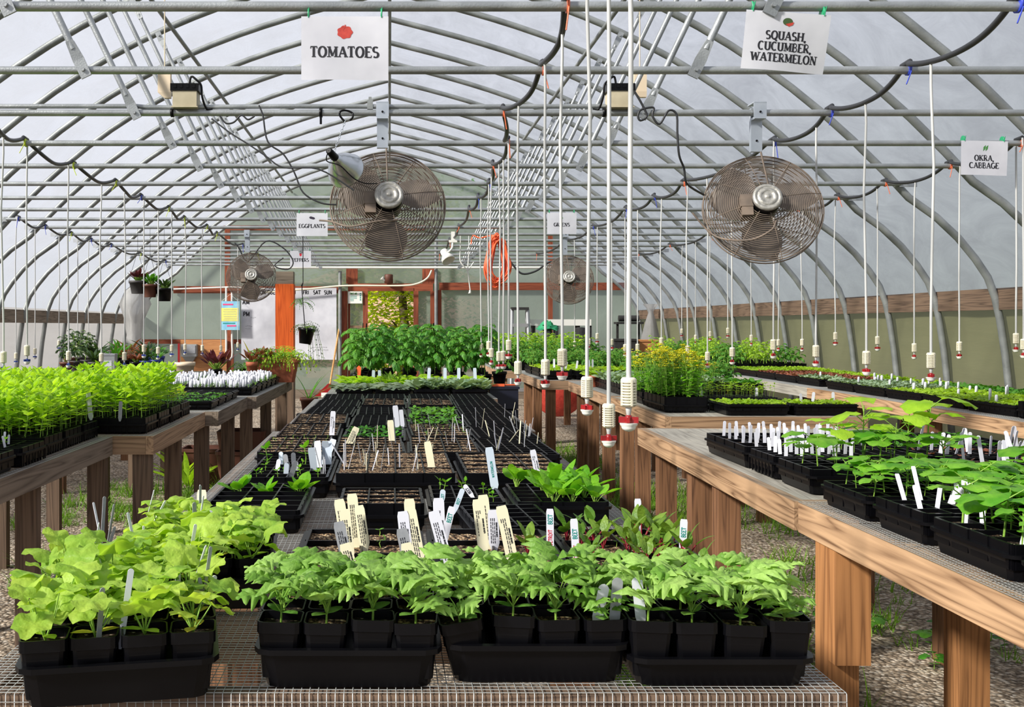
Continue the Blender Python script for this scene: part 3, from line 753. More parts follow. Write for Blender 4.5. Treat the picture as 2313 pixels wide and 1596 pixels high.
# ------------------------------------------------------------------ hanging signs
def icon_blob(m, c, r, mi, lobes=7):
    n = 42
    vs = [Vector(c)] + [Vector(c) + Vector((r * 1.08 * (1 + .07 * math.cos(lobes * a)) * math.cos(a), 0, r * .92 * (1 + .07 * math.cos(lobes * a)) * math.sin(a))) for a in [2 * PI * k / n for k in range(n)]]
    m.add(vs, [(0, 1 + k, 1 + (k + 1) % n) for k in range(n)], mi)
def icon_poly(m, c, pts, mi):
    m.add([Vector(c) + Vector((x, 0, z)) for x, z in pts], [tuple(range(len(pts)))], mi)
def sign(cx, ytop, k, w, h, lines, th, icon, lab, lean=0.0, roll=0.0, curl=.01):
    Y = barY(k) - .024
    p = P(cx, ytop, Y)
    t = thing('hanging_sign', lab, 'sign', p, (lean, roll, 0), group='paper crop signs tied to the bars')
    m = MB(); nx, nz = 10, 8; vs = []
    f = lambda u, v: -curl * (math.sin(PI * u * 1.3 + .4) * (1 - v) + .5 * math.sin(5 * u + 2 * v) * (1 - v))
    for j in range(nz + 1):
        for i in range(nx + 1):
            u, v = i / nx, j / nz
            vs.append(((u - .5) * w, f(u, v) * .5, (v - 1) * h))
    m.add(vs, [(j * (nx + 1) + i, j * (nx + 1) + i + 1, (j + 1) * (nx + 1) + i + 1, (j + 1) * (nx + 1) + i) for j in range(nz) for i in range(nx)], 0, True)
    sheet = part('paper', m.build('paper', MT['paper']), t)
    def hug(mb, off):
        mb.v = [(x, f(x / w + .5, z / h + 1) * .5 - off - (0 if i_ < 0 else 0), z) for i_, (x, y, z) in enumerate(mb.v)]
    tm = MB()
    n = len(lines)
    for i, s in enumerate(lines):
        text(tm, s, (0, -.012, -h * (.56 if n == 1 else (.40 if n == 3 else .5)) - i * th * 1.36), th)
    hug(tm, .0009)
    part('lettering', tm.build('lettering', MT['ink']), sheet)
    im = MB(); cz = -h * .25
    c = (0, -.0125, cz)
    if icon == 'tomato':
        icon_blob(im, c, h * .11, 0); mats = [MT['tomatored']]
        for a in range(5): icon_poly(im, (0, -.0135, cz + h * .07), [(0, 0), (h * .05 * math.cos(a * 1.25), h * .05 * math.sin(a * 1.25)), (h * .05 * math.cos(a * 1.25 + .4), h * .05 * math.sin(a * 1.25 + .4))], 0)
    elif icon == 'melon':
        c = (0, -.0125, -h * .16)
        icon_blob(im, c, h * .075, 0, 2); mats = [MT['melongreen'], MT['tomatored']]
        icon_poly(im, (h * .02, -.0135, -h * .18), [(-h * .06, -h * .02), (0, -h * .06), (h * .07, -h * .03), (h * .09, h * .02)], 1)
    elif icon == 'okra':
        mats = [MT['printgreen']]
        for q in (-.02, .05): icon_poly(im, (q * h, -.0125, -h * .22), [(-.02 * h, -.08 * h), (.04 * h, -.02 * h), (.06 * h, .1 * h), (-.01 * h, .04 * h)], 0)
    elif icon == 'eggplant':
        mats = [MT['printpurple']]; icon_poly(im, (0, -.0125, -h * .22), [(-.13 * h, .04 * h), (-.1 * h, -.02 * h), (.06 * h, -.06 * h), (.13 * h, -.03 * h), (.1 * h, .03 * h), (-.06 * h, .08 * h)], 0)
    elif icon == 'pepper':
        mats = [MT['redink']]; icon_poly(im, (0, -.0125, -h * .25), [(-.08 * h, .08 * h), (-.06 * h, -.05 * h), (0, -.1 * h), (.06 * h, -.05 * h), (.08 * h, .08 * h)], 0)
    else:
        mats = [MT['printgreen']]; icon_blob(im, c, h * .05, 0, 5)
    im.v = [(x, f(x / w + .5, z / h + 1) * .5 - .0009 + (y + .0125) * .4, z) for x, y, z in im.v]
    part('printed_vegetable', im.build('printed_vegetable', mats), sheet)
    for s in (-1, 1):
        q = MB().lathe([(.019, -.003), (.023, -.003), (.023, .003), (.019, .003)], 12, mat=Matrix.Rotation(PI / 2, 4, 'Y'), c=(s * w * .42, .024, .012))
        q.tube([(s * w * .42, 0, -.004), (s * w * .42 + .003, -.004, .03)], .0022, 5)
        part('cable_tie', q.build('cable_tie', MT['green']), t, label='green cable tie')
sign(779, 37, 4, .309, .226, ['TOMATOES'], .037, 'tomato', 'white paper sign reading TOMATOES under a printed tomato')
sign(1782, 28, 4, .302, .205, ['SQUASH,', 'CUCUMBER,', 'WATERMELON'], .0285, 'melon', 'white paper sign reading SQUASH, CUCUMBER, WATERMELON', .12, .07, .02)
sign(2224, 318, 7, .292, .214, ['OKRA,', 'CABBAGE'], .034, 'okra', 'white paper sign reading OKRA, CABBAGE', 0, .02)
sign(705, 481, 11, .305, .226, ['EGGPLANTS'], .037, 'eggplant', 'white paper sign reading EGGPLANTS')
sign(679, 566, 17, .318, .25, ['PEPPERS'], .05, 'pepper', 'white paper sign reading PEPPERS')
sign(1269, 480, 11, .29, .21, ['GREENS'], .034, 'greens', 'white paper sign reading GREENS')

# ------------------------------------------------------------------ boxes on the sixth bar
def ballast(cx, lab, flip):
    Y = barY(6) - .005
    p = P(cx, 252, Y)
    t = thing('ballast_box', lab, 'electrical box', (p.x, Y, BARZ + PIPE), group='ballast boxes on the crossbar')
    bo = part('body', MB().box((0, 0, .045), (.128, .10, .086)).box((0, -.05, .003), (.14, .012, .006)).build('body', MT['beige']), t)
    m = MB().box((0, 0, .108), (.15, .112, .038))
    for k in range(4): m.box((-.05 + k * .033, -.057, .112), (.016, .006, .02))
    part('lid', m.build('lid', MT['black']), bo, label='black lid')
    s = -1 if flip else 1
    part('cable', MB().tube(spline([(.02 * s, -.02, .125), (.03 * s, -.02, .17), (.06 * s, -.03, .15), (.085 * s, -.03, .12), (.09 * s, -.03, .06), (.11 * s, -.01, .0), (.14 * s, 0, -.0)], 5), .006, 6).build('cable', MT['black']), t)
    part('strap', MB().lathe([(.019, -.008), (.024, -.008), (.024, .008), (.019, .008)], 12, mat=Matrix.Rotation(PI / 2, 4, 'Y'), c=(-.075 * s if not flip else -.08, 0, -PIPE)).build('strap', MT['black']), t)
ballast(421, 'beige ballast box with black lid on the bar, nearer the pale curtain', False)
ballast(1398, 'beige ballast box with black lid on the bar, behind the drop tubes', True)
for cx, cy, k, lab in ((372, 192, 7, 'pale plastic junction cover hanging beyond the ballast box on the EGGPLANTS side'), (1445, 190, 7, 'pale plastic junction cover hanging beyond the ballast box on the drop tube side')):
    p = P(cx, cy, barY(k) + .1)
    m = MB()
    m.loft([[Vector((x, y, z)) for x, y in ((-.04, -.02), (.04, -.02), (.04, .02), (-.04, .02))] for z in (.075, -.05)], cap0=True)
    m.loft([[Vector((x, y, -.05)) for x, y in ((-.04, -.02), (.04, -.02), (.04, .02), (-.04, .02))], [Vector((x, y, -.085)) for x, y in ((.0, -.015), (.04, -.015), (.04, .015), (.0, .015))]])
    m.tube([(0, 0, .07), (0, .0, 4.0 - p.z)], .004, 6)
    solo('junction_cover', m.build('junction_cover', MT['beigepot']), lab, 'electrical box', p, group='pale covers above the bars')
# loose cables draped on the bars
CAB = [
 ('thin black cable wound on the bar beside the drop tube ballast', [(1432, 205), (1450, 235), (1461, 262), (1447, 272), (1441, 262), (1448, 248), (1476, 243), (1474, 262), (1490, 280), (1510, 250), (1528, 258), (1530, 300), (1534, 350), (1545, 380), (1552, 415), (1590, 440)], lambda x: 5.32 if x < 1532 else 5.32 + (x - 1532) * .004, .006),
 ('thin black cable falling from the bar to the fan behind the clamp lamp', [(585, 238), (594, 262), (605, 320), (640, 348), (665, 390), (685, 435), (725, 458), (760, 462)], lambda x: 5.35 + (.0 if x > 610 else 0), .005),
 ('black cable sagging from the ballast towards the clamp lamp', [(478, 268), (520, 300), (560, 325), (600, 352), (640, 378), (720, 382), (800, 430)], lambda x: 5.36 - .0003 * (x - 478), .0045),
 ('black looped cable beneath the bar by the ballast box', [(497, 262), (510, 278), (528, 276), (545, 260), (560, 270), (575, 262)], lambda x: 5.38, .005),
 ('dark cable looping below the white crossbar near the orange cord', [(1145, 578), (1160, 600), (1180, 618), (1210, 612), (1240, 592), (1262, 590)], lambda x: 13.2, .014),
 ('dark cable tangle over the bars beside the PEPPERS sign', [(640, 582), (620, 600), (650, 608), (662, 590), (640, 560), (600, 545), (560, 590), (540, 560), (530, 548)], lambda x: 13.6, .01),
]
for lab, pts, Yf, r in CAB:
    solo('cable', MB().tube(spline([P(x, y, Yf(x)) for x, y in pts], 5), r, 6).build('cable', MT['rubber']), lab, 'cable')

# ------------------------------------------------------------------ clamp lamp with silver reflector
YL = barY(6) - .15
p = P(770, 372, YL)
t = thing('clamp_lamp', 'silver clamp lamp reflector hanging on a chain before the large fan', 'lamp', p)
ax = Vector((.36, .84, -.34)).normalized()
Q = ax.to_track_quat('Z', 'Y').to_matrix().to_4x4()
part('reflector', MB().lathe([(.022, -.075), (.026, -.07), (.034, -.055), (.036, -.05), (.05, -.035), (.052, -.03), (.068, -.008), (.07, -.004), (.086, .026), (.098, .06), (.101, .062), (.101, .066), (.096, .064), (.082, .026), (.064, -.008), (.03, -.05), (.02, -.06)], 36, mat=Q).build('reflector', MT['bright']), t, label='silver reflector')
part('socket', MB().lathe([(.012, -.15), (.017, -.148), (.019, -.12), (.022, -.075), (.02, -.07)], 16, mat=Q).build('socket', MT['black']), t, label='black lamp socket')
top = P(781, 270, YL) - p
sock = Q @ Vector((0, 0, -.1))
m = MB()
nl = 11
for k in range(nl):
    a = sock + (top - sock) * (k + .5) / nl
    d = (top - sock).normalized(); sd = Vector((1, 0, 0)) if k % 2 else Vector((0, 1, 0))
    m.tube([a + d * .014 * math.cos(q * PI / 5) + sd * .005 * math.sin(q * PI / 5) for q in range(11)], .0016, 5, caps=False)
part('chain', m.build('chain', MT['bright']), t)
m = MB()
m.tube(spline([top + Vector(v) for v in ((-.004, 0, -.012), (-.03, 0, .02), (-.028, 0, .042), (-.0, .01, .05), (.034, .01, .036), (.036, 0, .012), (.02, 0, -.004))], 5), .0055, 8)
part('hook', m.build('hook', MT['black']), t, label='black carabiner hook')
part('cord', MB().tube(spline([Q @ Vector((0, 0, -.15)), Q @ Vector((.03, -.03, -.1)), Vector((.0, -.1, -.02)), Vector((.07, -.06, -.08)), Vector((.13, -.02, -.1)), Vector((.19, -.02, -.1))], 5), .003, 6).build('cord', MT['black']), t)
# small black clips on the bar
for cx, lab in ((725, 'small black clip hanging on the bar beside the lamp hook'),):
    solo('bar_clip', MB().lathe([(.019, -.008), (.025, -.008), (.025, .008), (.019, .008)], 12, mat=Matrix.Rotation(PI / 2, 4, 'Y')).box((0, -.01, -.04), (.012, .008, .045)).build('bar_clip', MT['black']), lab, 'clip', (P(cx, 262, barY(6)).x, barY(6), BARZ))
solo('pipe_clamp', MB().box((0, 0, .03), (.03, .03, .05)).box((0, 0, .062), (.016, .02, .02)).build('pipe_clamp', MT['galvdark']), 'small steel clamp standing on the conduit beside the fan bracket', 'clamp', (P(836, 250, YC).x, YC, BARZ + PIPE - .005))

# white flood lamp beyond the first fan
Y = barY(14)
p = P(1023, 545, Y)
t = thing('flood_lamp', 'white swivel lamp clipped below the bar, beside the orange cord', 'lamp', p)
part('mount', MB().box((0, -.02, .05), (.045, .03, .14)).box((0, -.02, -.0), (.10, .05, .03)).build('mount', MT['white']), t)
part('arm', MB().tube(spline([(-.005, -.03, -.02), (-.012, -.05, -.08), (-.04, -.06, -.12), (-.07, -.06, -.14)], 5), .013, 8).build('arm', MT['white']), t)
q4 = Vector((.35, -.45, -.75)).to_track_quat('Z', 'Y').to_matrix().to_4x4()
part('shade', MB().lathe([(.03, -.10), (.045, -.09), (.05, -.05), (.04, -.03), (.05, -.02), (.08, .03), (.085, .07), (.08, .072), (.06, .03), (.02, .01)], 20, mat=q4, c=(-.085, -.06, -.19)).build('shade', MT['white']), t)

# orange extension cord, wound and hung
Y = barY(13) - .05
rr = random.Random(5)
m = MB(); path = []
c0 = P(1123, 590, Y)
for k in range(17):
    w = rr.uniform(.07, .125); h = rr.uniform(.22, .31); dx = rr.uniform(-.03, .03); dy = rr.uniform(-.05, .05)
    for q in range(10):
        a = PI / 2 + 2 * PI * q / 10
        path.append(c0 + Vector((dx + w * math.cos(a) * (1.15 if math.sin(a) < 0 else .8), dy + .02 * math.sin(3 * a), .02 + h * math.sin(a) - (.02 if k % 2 else 0))))
path += [c0 + Vector((-.05, 0, .3)), c0 + Vector((-.2, 0, .27)), c0 + Vector((-.28, .02, .3)), c0 + Vector((-.30, .02, .2))]
solo('extension_cord', m.tube(spline(path, 3), .0085, 6).build('extension_cord', MT['orange']), 'orange extension cord wound up and hung from the bars', 'cord')
# white string pull hanging near it
p = P(1060, 545, 12.9)
m = MB().tube(spline([P(1040, 560, 12.9), P(1040, 590, 12.9), P(1056, 612, 12.9), P(1060, 640, 12.9), P(1063, 660, 12.9)], 5), .008, 6).tube([P(1059, 575, 12.9), P(1056, 612, 12.9)], .008, 6).tube([P(1070, 592, 12.9), P(1058, 610, 12.9)], .008, 6)
m.lathe([(.006, .03), (.012, .0), (.022, -.012), (.016, -.014)], 10, c=P(1061, 660, 12.9))
for k_ in ((1040, 560), (1059, 575)): m.tube([P(k_[0], k_[1], 12.9), (P(k_[0], 0, 12.9).x, 12.9, BARZ)], .006, 6)
solo('pull_string', m.build('pull_string', MT['white']), 'white knotted pull cord hanging between the lamp and the orange cord', 'cord')

# ------------------------------------------------------------------ end wall things
def panel(name, x0, y0, x1, y1, Y, mt, t=.012):
    a, b = P(x0, y0, Y), P(x1, y1, Y)
    return a, b, MB().box((0, 0, 0), (b.x - a.x, t, a.z - b.z)).build(name, MT[mt]), ((a.x + b.x) / 2, Y, (a.z + b.z) / 2)
YB = YW - .06
a, b, me, c = panel('board', 545, 650, 760, 812, YB, 'paper')
t = thing('week_chart', 'large white weekly chart lettered MON to SUN on the end wall', 'chart', c)
bd = part('board', me, t)
m = MB()
for s, x in (('MON', 590), ('TUE', 613), ('WED', 636), ('THU', 659), ('FRI', 691), ('SAT', 716), ('SUN', 741)):
    text(m, s, Vector((P(x, 0, YB).x - c[0], -.008, P(0, 660, YB).z - c[2])), .075, serif=False, th=.2, squeeze=.85)
text(m, 'AM', Vector((P(556, 0, YB).x - c[0], -.008, P(0, 682, YB).z - c[2])), .085, serif=False, th=.2, squeeze=.9)
text(m, 'PM', Vector((P(557, 0, YB).x - c[0], -.008, P(0, 709, YB).z - c[2])), .085, serif=False, th=.2, squeeze=.9)
part('lettering', m.build('lettering', MT['ink']), bd)
m = MB(); rr = random.Random(8)
for x, y, n_ in ((568, 717, 3), (556, 736, 4), (556, 742, 3), (705, 784, 9), (712, 790, 8)):
    for k in range(n_): m.box((P(x + k * 4, 0, YB).x - c[0], -.0085, P(0, y + rr.uniform(-.6, .6), YB).z - c[2]), (.026, .002, .006))
part('pencil_note', m.build('pencil_note', MT['taggrey']), bd)
a, b, me, c = panel('panel', 786, 658, 818, 685, YB, 'white')
t = thing('first_aid_sign', 'small white FIRST AID notice beside the doorway', 'sign', c)
bd = part('panel', me, t)
m = MB()
text(m, 'FIRST AID', (-.03, -.008, .075), .036, 0, False, .2, squeeze=.62)
part('lettering', m.build('lettering', MT['printgreen']), bd)
m = MB()
for k in range(5): m.box((-.03 - (.03 if k > 2 else 0), -.008, .03 - k * .024), (.13 - (.06 if k > 2 else 0), .002, .008))
for k in range(4): m.box((.105, -.008, .075 - k * .04), (.022, .003, .026), 0)
part('printing', m.build('printing', MT['tealink']), bd)
# colourful bed poster hung on the pipes
a, b, me, c = panel('sheet', 498, 680, 541, 745, YW - .2, 'bluecard', .006)
t = thing('poster', 'blue and yellow printed poster hung on the white pipes', 'poster', c)
bd = part('sheet', me, t)
m = MB()
m.box((0, -.005, .02), ((b.x - a.x) * .92, .002, .26), 0)
for k in range(7): m.box((rr.uniform(-.02, .02), -.0065, .12 - k * .034), (.26, .002, .006), 1)
m.box((-.04, -.005, .22), (.2, .002, .03), 2); m.box((.03, -.005, -.2), (.18, .002, .03), 2); m.box((-.02, -.005, -.15), (.24, .002, .02), 3)
part('printing', m.build('printing', [MT['yellowcard'], MT['taggrey'], MT['pinkink'], MT['tealink']]), bd)
part('string', MB().tube([(a.x - c[0] + .02, 0, .28), (0.0, .02, .42), (b.x - c[0] - .02, 0, .28)], .003, 5).build('string', MT['white']), t)
# plywood panel, meter box
a, b, me, c = panel('plywood_panel', 408, 767, 512, 838, YB - .0, 'ply', .02)
solo('plywood_panel', me, 'bare brown plywood panel behind the meter box', 'panel', c)
p = P(428, 800, YB - .1)
t = thing('meter_box', 'grey wall box on the plywood panel', 'electrical box', p)
part('body', MB().box((0, 0, .08), (.3, .16, .24)).loft([[Vector((x, y, -.04)) for x, y in ((-.13, -.08), (.13, -.08), (.13, .08), (-.13, .08))], [Vector((x, y, -.14)) for x, y in ((-.07, -.02), (.07, -.02), (.07, .08), (-.07, .08))]]).build('body', MT['greybox']), t)
part('cover', MB().box((0, -.085, .1), (.26, .012, .16)).build('cover', MT['taggrey']), t)
# vent stub over the door
p = P(878, 628, YW - .1)
t = thing('stove_pipe', 'short rusty round stub above the doorway', 'pipe', p)
part('stub', MB().lathe([(.07, -.1), (.085, -.1), (.085, .06), (.075, .075), (.03, .08)], 18).build('stub', MT['brownpot']), t)
part('flood_bulb', MB().lathe([(.01, -.05), (.02, -.04), (.022, 0), (.045, .03), (.04, .04)], 14, mat=Matrix.Rotation(-.8, 4, 'Y'), c=(-.11, -.03, -.02)).build('flood_bulb', MT['white']), t)

# orange post by the planter
Yp = 10.55
a, b = P(622, 641, Yp), P(663, 641, Yp)
t = thing('timber_post', 'orange-stained square timber post behind the terracotta planter', 'post', ((a.x + b.x) / 2, Yp + .09, 0))
part('shaft', MB().box((0, 0, 0), (a.z - .88, b.x - a.x, b.x - a.x)).build('shaft', MT['orangewood']), t, (0, 0, (a.z + .88) / 2), (0, -PI / 2, 0))
part('post_base', MB().box((0, 0, 0), (.88, b.x - a.x + .03, b.x - a.x)).build('post_base', MT['darkleg']), t, (0, 0, .44), (0, -PI / 2, 0), label='dark unpainted lower post')
part('post_top', MB().box((0, 0, a.z + .065), (.18, .16, .13)).build('post_top', MT['greywood']), t, label='bare grey timber top')

# red-headed scraper leaning on the end wall
hY = 19.6
a, b = P(741, 892, hY), P(766, 742, hY + .5)
t = thing('scraper', 'red-headed long scraper with wooden handle leaning at the end wall', 'garden tool', (a.x, a.y, a.z))
part('handle', MB().tube([Vector((.02, .0, .1)), b - a], .018, 10).build('handle', MT['handle']), t)
m = MB().prism([(-.26, -.02), (.16, -.02), (.19, .06), (.05, .22), (.0, .22)], .03)
part('head', m.build('head', MT['red']), t)
part('label', MB().box((-.03, -.03, .005), (.2, .01, .09)).build('label', MT['white']), t)

# step ladder
Yl = 18.6
p = P(1174, 0, Yl); hz = P(0, 698, Yl).z
t = thing('step_ladder', 'grey aluminium step ladder standing by the white gutter shelf', 'ladder', (p.x, Yl, 0))
for s in (-1, 1):
    part('rail', MB().tube([(s * .19, -.25, 0), (s * .14, 0, hz)], .036, 8).build('rail', MT['greymetal']), t)
    part('rear_leg', MB().tube([(s * .17, .45, 0), (s * .12, .03, hz - .03)], .016, 8).build('rear_leg', MT['greymetal']), t)
for k in range(1, 6):
    u = k / 6
    part('tread', MB().box((0, -.25 * (1 - u), hz * u), (.38 - .12 * u, .09, .06)).build('tread', MT['greymetal']), t)
part('top_cap', MB().box((0, .0, hz + .01), (.32, .14, .05)).build('top_cap', MT['blackmatte']), t, label='dark top cap')
# white gutter shelf on dark trestle
Yg = 18.9
a, b = P(1193, 721, Yg), P(1332, 735, Yg)
t = thing('shelf', 'long white gutter shelf on dark trestle legs at the end wall', 'shelf', ((a.x + b.x) / 2, Yg, 0))
L = b.x - a.x
part('trough', MB().box((0, 0, (a.z + b.z) / 2), (L, .3, a.z - b.z)).build('trough', MT['white']), t)
for s in (-.42, -.05, .3, .49):
    part('leg', MB().box((s * L, 0, b.z / 2), (.05, .25, b.z)).build('leg', MT['blackmatte']), t)
for (x0, y0, x1, y1), lab, lean in (((1247, 735, 1267, 800), 'dark fabric roll topped with green netting, leaning at the shelf', .12), ((1299, 740, 1324, 800), 'dark fabric roll standing below the white shelf end', 0)):
    Yr = Yg - .45
    a, b = P(x0, y0, Yr), P(x1, y1, Yr)
    t = thing('fabric_roll', lab, 'roll', ((a.x + b.x) / 2, Yr, 0), group='dark fabric rolls')
    part('roll', MB().lathe([(.02, 0), ((b.x - a.x) / 2, .0), ((b.x - a.x) / 2 * 1.03, a.z / 2), ((b.x - a.x) / 2, a.z), (.03, a.z + .01)], 16, mat=Matrix.Rotation(-lean, 4, 'Y')).build('roll', MT['blackmatte']), t)
    if lean:
        m = MB(); rr = random.Random(4)
        top = Matrix.Rotation(-lean, 4, 'Y') @ Vector((0, 0, a.z))
        nn = 14; vs = []
        for j in range(6):
            for i in range(nn):
                r_ = (.2 - .03 * j) * rr.uniform(.6, 1.25); an = 2 * PI * i / nn
                vs.append(top + Vector((r_ * 1.1 * math.cos(an), r_ * .7 * math.sin(an), -.06 + .03 * j + rr.uniform(-.03, .03))))
        m.add(vs, [(j * nn + i, j * nn + (i + 1) % nn, (j + 1) * nn + (i + 1) % nn, (j + 1) * nn + i) for j in range(5) for i in range(nn)], 0, True)
        solo('netting', m.build('netting', MT['netting']), 'crumpled green netting on top of the leaning fabric roll', 'netting', t.location)
p = P(1420, 719, 19.2)
solo('fabric_roll', MB().tube([(-.19, 0, 0), (.19, 0, 0)], .06, 14).box((0, .0, -.085), (.5, .3, .04)).box((-.2, .05, -.1 - (p.z - .1) / 2), (.04, .04, p.z - .1)).box((.2, .05, -.1 - (p.z - .1) / 2), (.04, .04, p.z - .1)).build('fabric_roll', MT['blackmatte']), 'dark fabric roll lying on a small stand near the tied curtain', 'roll', p)
# gathered curtain tied at the corner
p = P(1470, 740, 18.4)
m = MB(); nn = 26; prof_ = [(.13, .43), (.05, .32), (.035, .28), (.08, .1), (.14, -.2), (.19, -.6), (.2, -1.1)]
vs = [Vector((r_ * (1 + .3 * math.sin(i * 3.1 + j * .6)) * math.cos(2 * PI * i / nn), r_ * .6 * math.sin(2 * PI * i / nn), z)) for j, (r_, z) in enumerate(prof_) for i in range(nn)]
m.add(vs, [(j * nn + i, j * nn + (i + 1) % nn, (j + 1) * nn + (i + 1) % nn, (j + 1) * nn + i) for j in range(len(prof_) - 1) for i in range(nn)], 0, True)
solo('tied_curtain', m.build('tied_curtain', MT['sheet']), 'bunch of clear plastic curtain tied in at the green curtain corner', 'curtain', p)
p = P(304, 728, 16.6)
m = MB(); prof_ = [(.05, .6), (.15, .52), (.2, .3), (.12, .05), (.1, -.2), (.16, -.6), (.2, -1.2)]
vs = [Vector((r_ * (1 + .38 * math.sin(i * 3.1 + j * .7)) * math.cos(2 * PI * i / nn), r_ * .7 * math.sin(2 * PI * i / nn), z)) for j, (r_, z) in enumerate(prof_) for i in range(nn)]
m.add(vs, [(j * nn + i, j * nn + (i + 1) % nn, (j + 1) * nn + (i + 1) % nn, (j + 1) * nn + i) for j in range(len(prof_) - 1) for i in range(nn)], 0, True)
solo('tied_curtain', m.build('tied_curtain', MT['sheet']), 'pale plastic curtain bunched at the corner beside the hanging pots', 'curtain', p)
# crate and carton beyond the benches
for x0, y0, x1, y1, Y, mt, lab, nm in ((1390, 765, 1440, 792, 17.5, 'blackmatte', 'stack of black crates beside the cardboard carton', 'crate'), (1444, 767, 1492, 786, 17.6, 'ply', 'brown cardboard carton below the tied curtain', 'carton')):
    a, b = P(x0, y0, Y), P(x1, y1, Y)
    m = MB().box((0, 0, a.z / 2), (b.x - a.x, .35, a.z)); m.box((0, 0, a.z - .02), (b.x - a.x + .03, .38, .03))
    solo(nm, m.build(nm, MT[mt]), lab, 'box', ((a.x + b.x) / 2, Y + .2, 0))
# round orange-red sled leaning under the bench
p = P(1262, 880, 16.2)
solo('round_tub', MB().lathe([(.01, .10), (.22, .09), (.29, .03), (.34, 0), (.35, .005), (.345, .02), (.30, .05), (.22, .11), (.01, .12)], 36, mat=Matrix.Rotation(PI / 2 + .1, 4, 'X')).build('round_tub', MT['tomatored']), 'shallow orange-red round tub leaning behind the bench legs', 'tub', (p.x, 16.2, .425), scale=1.22)
# ------------------------------------------------------------------ benches
ZT = .91                                              # bench top
def bench(lab, x0, x1, y0, y1, legs, edge='tan', legm='legwood', top='mesh', pitch=.025, front_fold=False, skew=0.0, brace=False, legd=.089):
    """timber bench; legs are (x, y); skew slides x along y"""
    cx, cy = (x0 + x1) / 2, (y0 + y1) / 2
    t = thing('bench', lab, 'bench', (cx, cy, 0), (0, 0, -math.atan(skew)), 'timber greenhouse benches')
    wx, wy = x1 - x0, y1 - y0
    H, T = .089, .038
    L_ = MB().box((0, 0, 0), (wy, T, H)).build('side_board', MT[edge])
    S_ = MB().box((0, 0, 0), (wx - 2 * T - .002, T, H)).build('end_board', MT[edge])
    for s in (-1, 1):
        part('side_board', L_, t, (s * (wx / 2 - T / 2), 0, ZT - H / 2 - .004), (0, 0, PI / 2 * s))
        part('end_board', S_, t, (0, s * (wy / 2 - T / 2), ZT - H / 2 - .004))
    nj = max(1, int(wy / .6))
    for k in range(1, nj + 1):
        part('joist', S_, t, (0, -wy / 2 + wy * k / (nj + 1), ZT - H / 2 - .012))
    lh = ZT - .02
    lm = cached(('leg', legm, legd), lambda: MB().box((0, 0, 0), (lh, legd, .089)).build('leg', MT[legm]))
    for (lx, ly) in legs:
        part('leg', lm, t, (lx - cx, ly - cy, lh / 2), (0, -PI / 2, 0))
    if brace:
        part('brace_block', MB().box((0, 0, 0), (.34, .05, .1)).build('brace_block', MT['yellowwood']), t, (brace[0] - cx, brace[1] - cy, .66), (0, -PI / 2, 0))
    if top == 'mesh':
        m = MB(); r = .0008 if pitch < .02 else .001
        nx, ny_ = int(wx / pitch), int(wy / pitch)
        z = ZT - .001
        rr = random.Random(int(cx * 100 + cy))
        for k in range(nx + 1):
            x = -wx / 2 + wx * k / nx
            pts = [(x, -wy / 2 + wy * q / 8, z + (rr.uniform(0, .0012) if pitch < .02 else 0)) for q in range(9)]
            if front_fold: pts = [(x + rr.uniform(-.001, .001), -wy / 2 - .004, z - .05), (x, -wy / 2 - .003, z - .001)] + pts
            m.tube(pts, r, 3, caps=False)
        for k in range(ny_ + 1):
            y = -wy / 2 + wy * k / ny_
            m.tube([(-wx / 2 + wx * q / 6, y, z + (rr.uniform(0, .0012) if pitch < .02 else 0)) for q in range(7)], r, 3, caps=False)
        if front_fold:
            for q in range(4): m.tube([(-wx / 2, -wy / 2 - .004, z - .012 * (q + 1)), (wx / 2, -wy / 2 - .004, z - .012 * (q + 1))], r, 3, caps=False)
        part('wire_mesh', m.build('wire_mesh', MT['wire']), t)
    if top == 'board':
        nb = max(2, int(wx / .2))
        dm = MB().box((0, 0, 0), (wy - .01, wx / nb - .006, .016)).build('deck_board', MT['deck'])
        for k in range(nb):
            part('deck_board', dm, t, (-wx / 2 + wx * (k + .5) / nb, 0, ZT - .012), (0, 0, PI / 2))
    return t
def legs_for(x0, x1, y0, y1, ys): return [(x, y) for y in ys for x in (x0 + .085, x1 - .085)]
# middle bench in four lengths
def mx(Y): return .655 + (Y - 1.5) * .019
MIDW = 1.30
for i, (a, b, lab) in enumerate([(1.50, 3.30, 'middle timber bench with wire top, length carrying the watermelon trays'), (3.32, 5.2, 'middle timber bench with wire top, length under the gritty unsprouted trays'),
                                 (5.22, 7.5, 'middle timber bench with wire top, length before the silver-leaved trays'), (7.52, 10.6, 'middle timber bench with wire top, length under the tall tomato plants')]):
    x1 = mx((a + b) / 2); x0 = x1 - MIDW
    bench(lab, x0, x1, a, b, legs_for(x0, x1, a, b, (a + .3, b - .12)), 'darkleg', 'legwood', 'mesh', .0127 if i == 0 else .025, i == 0)
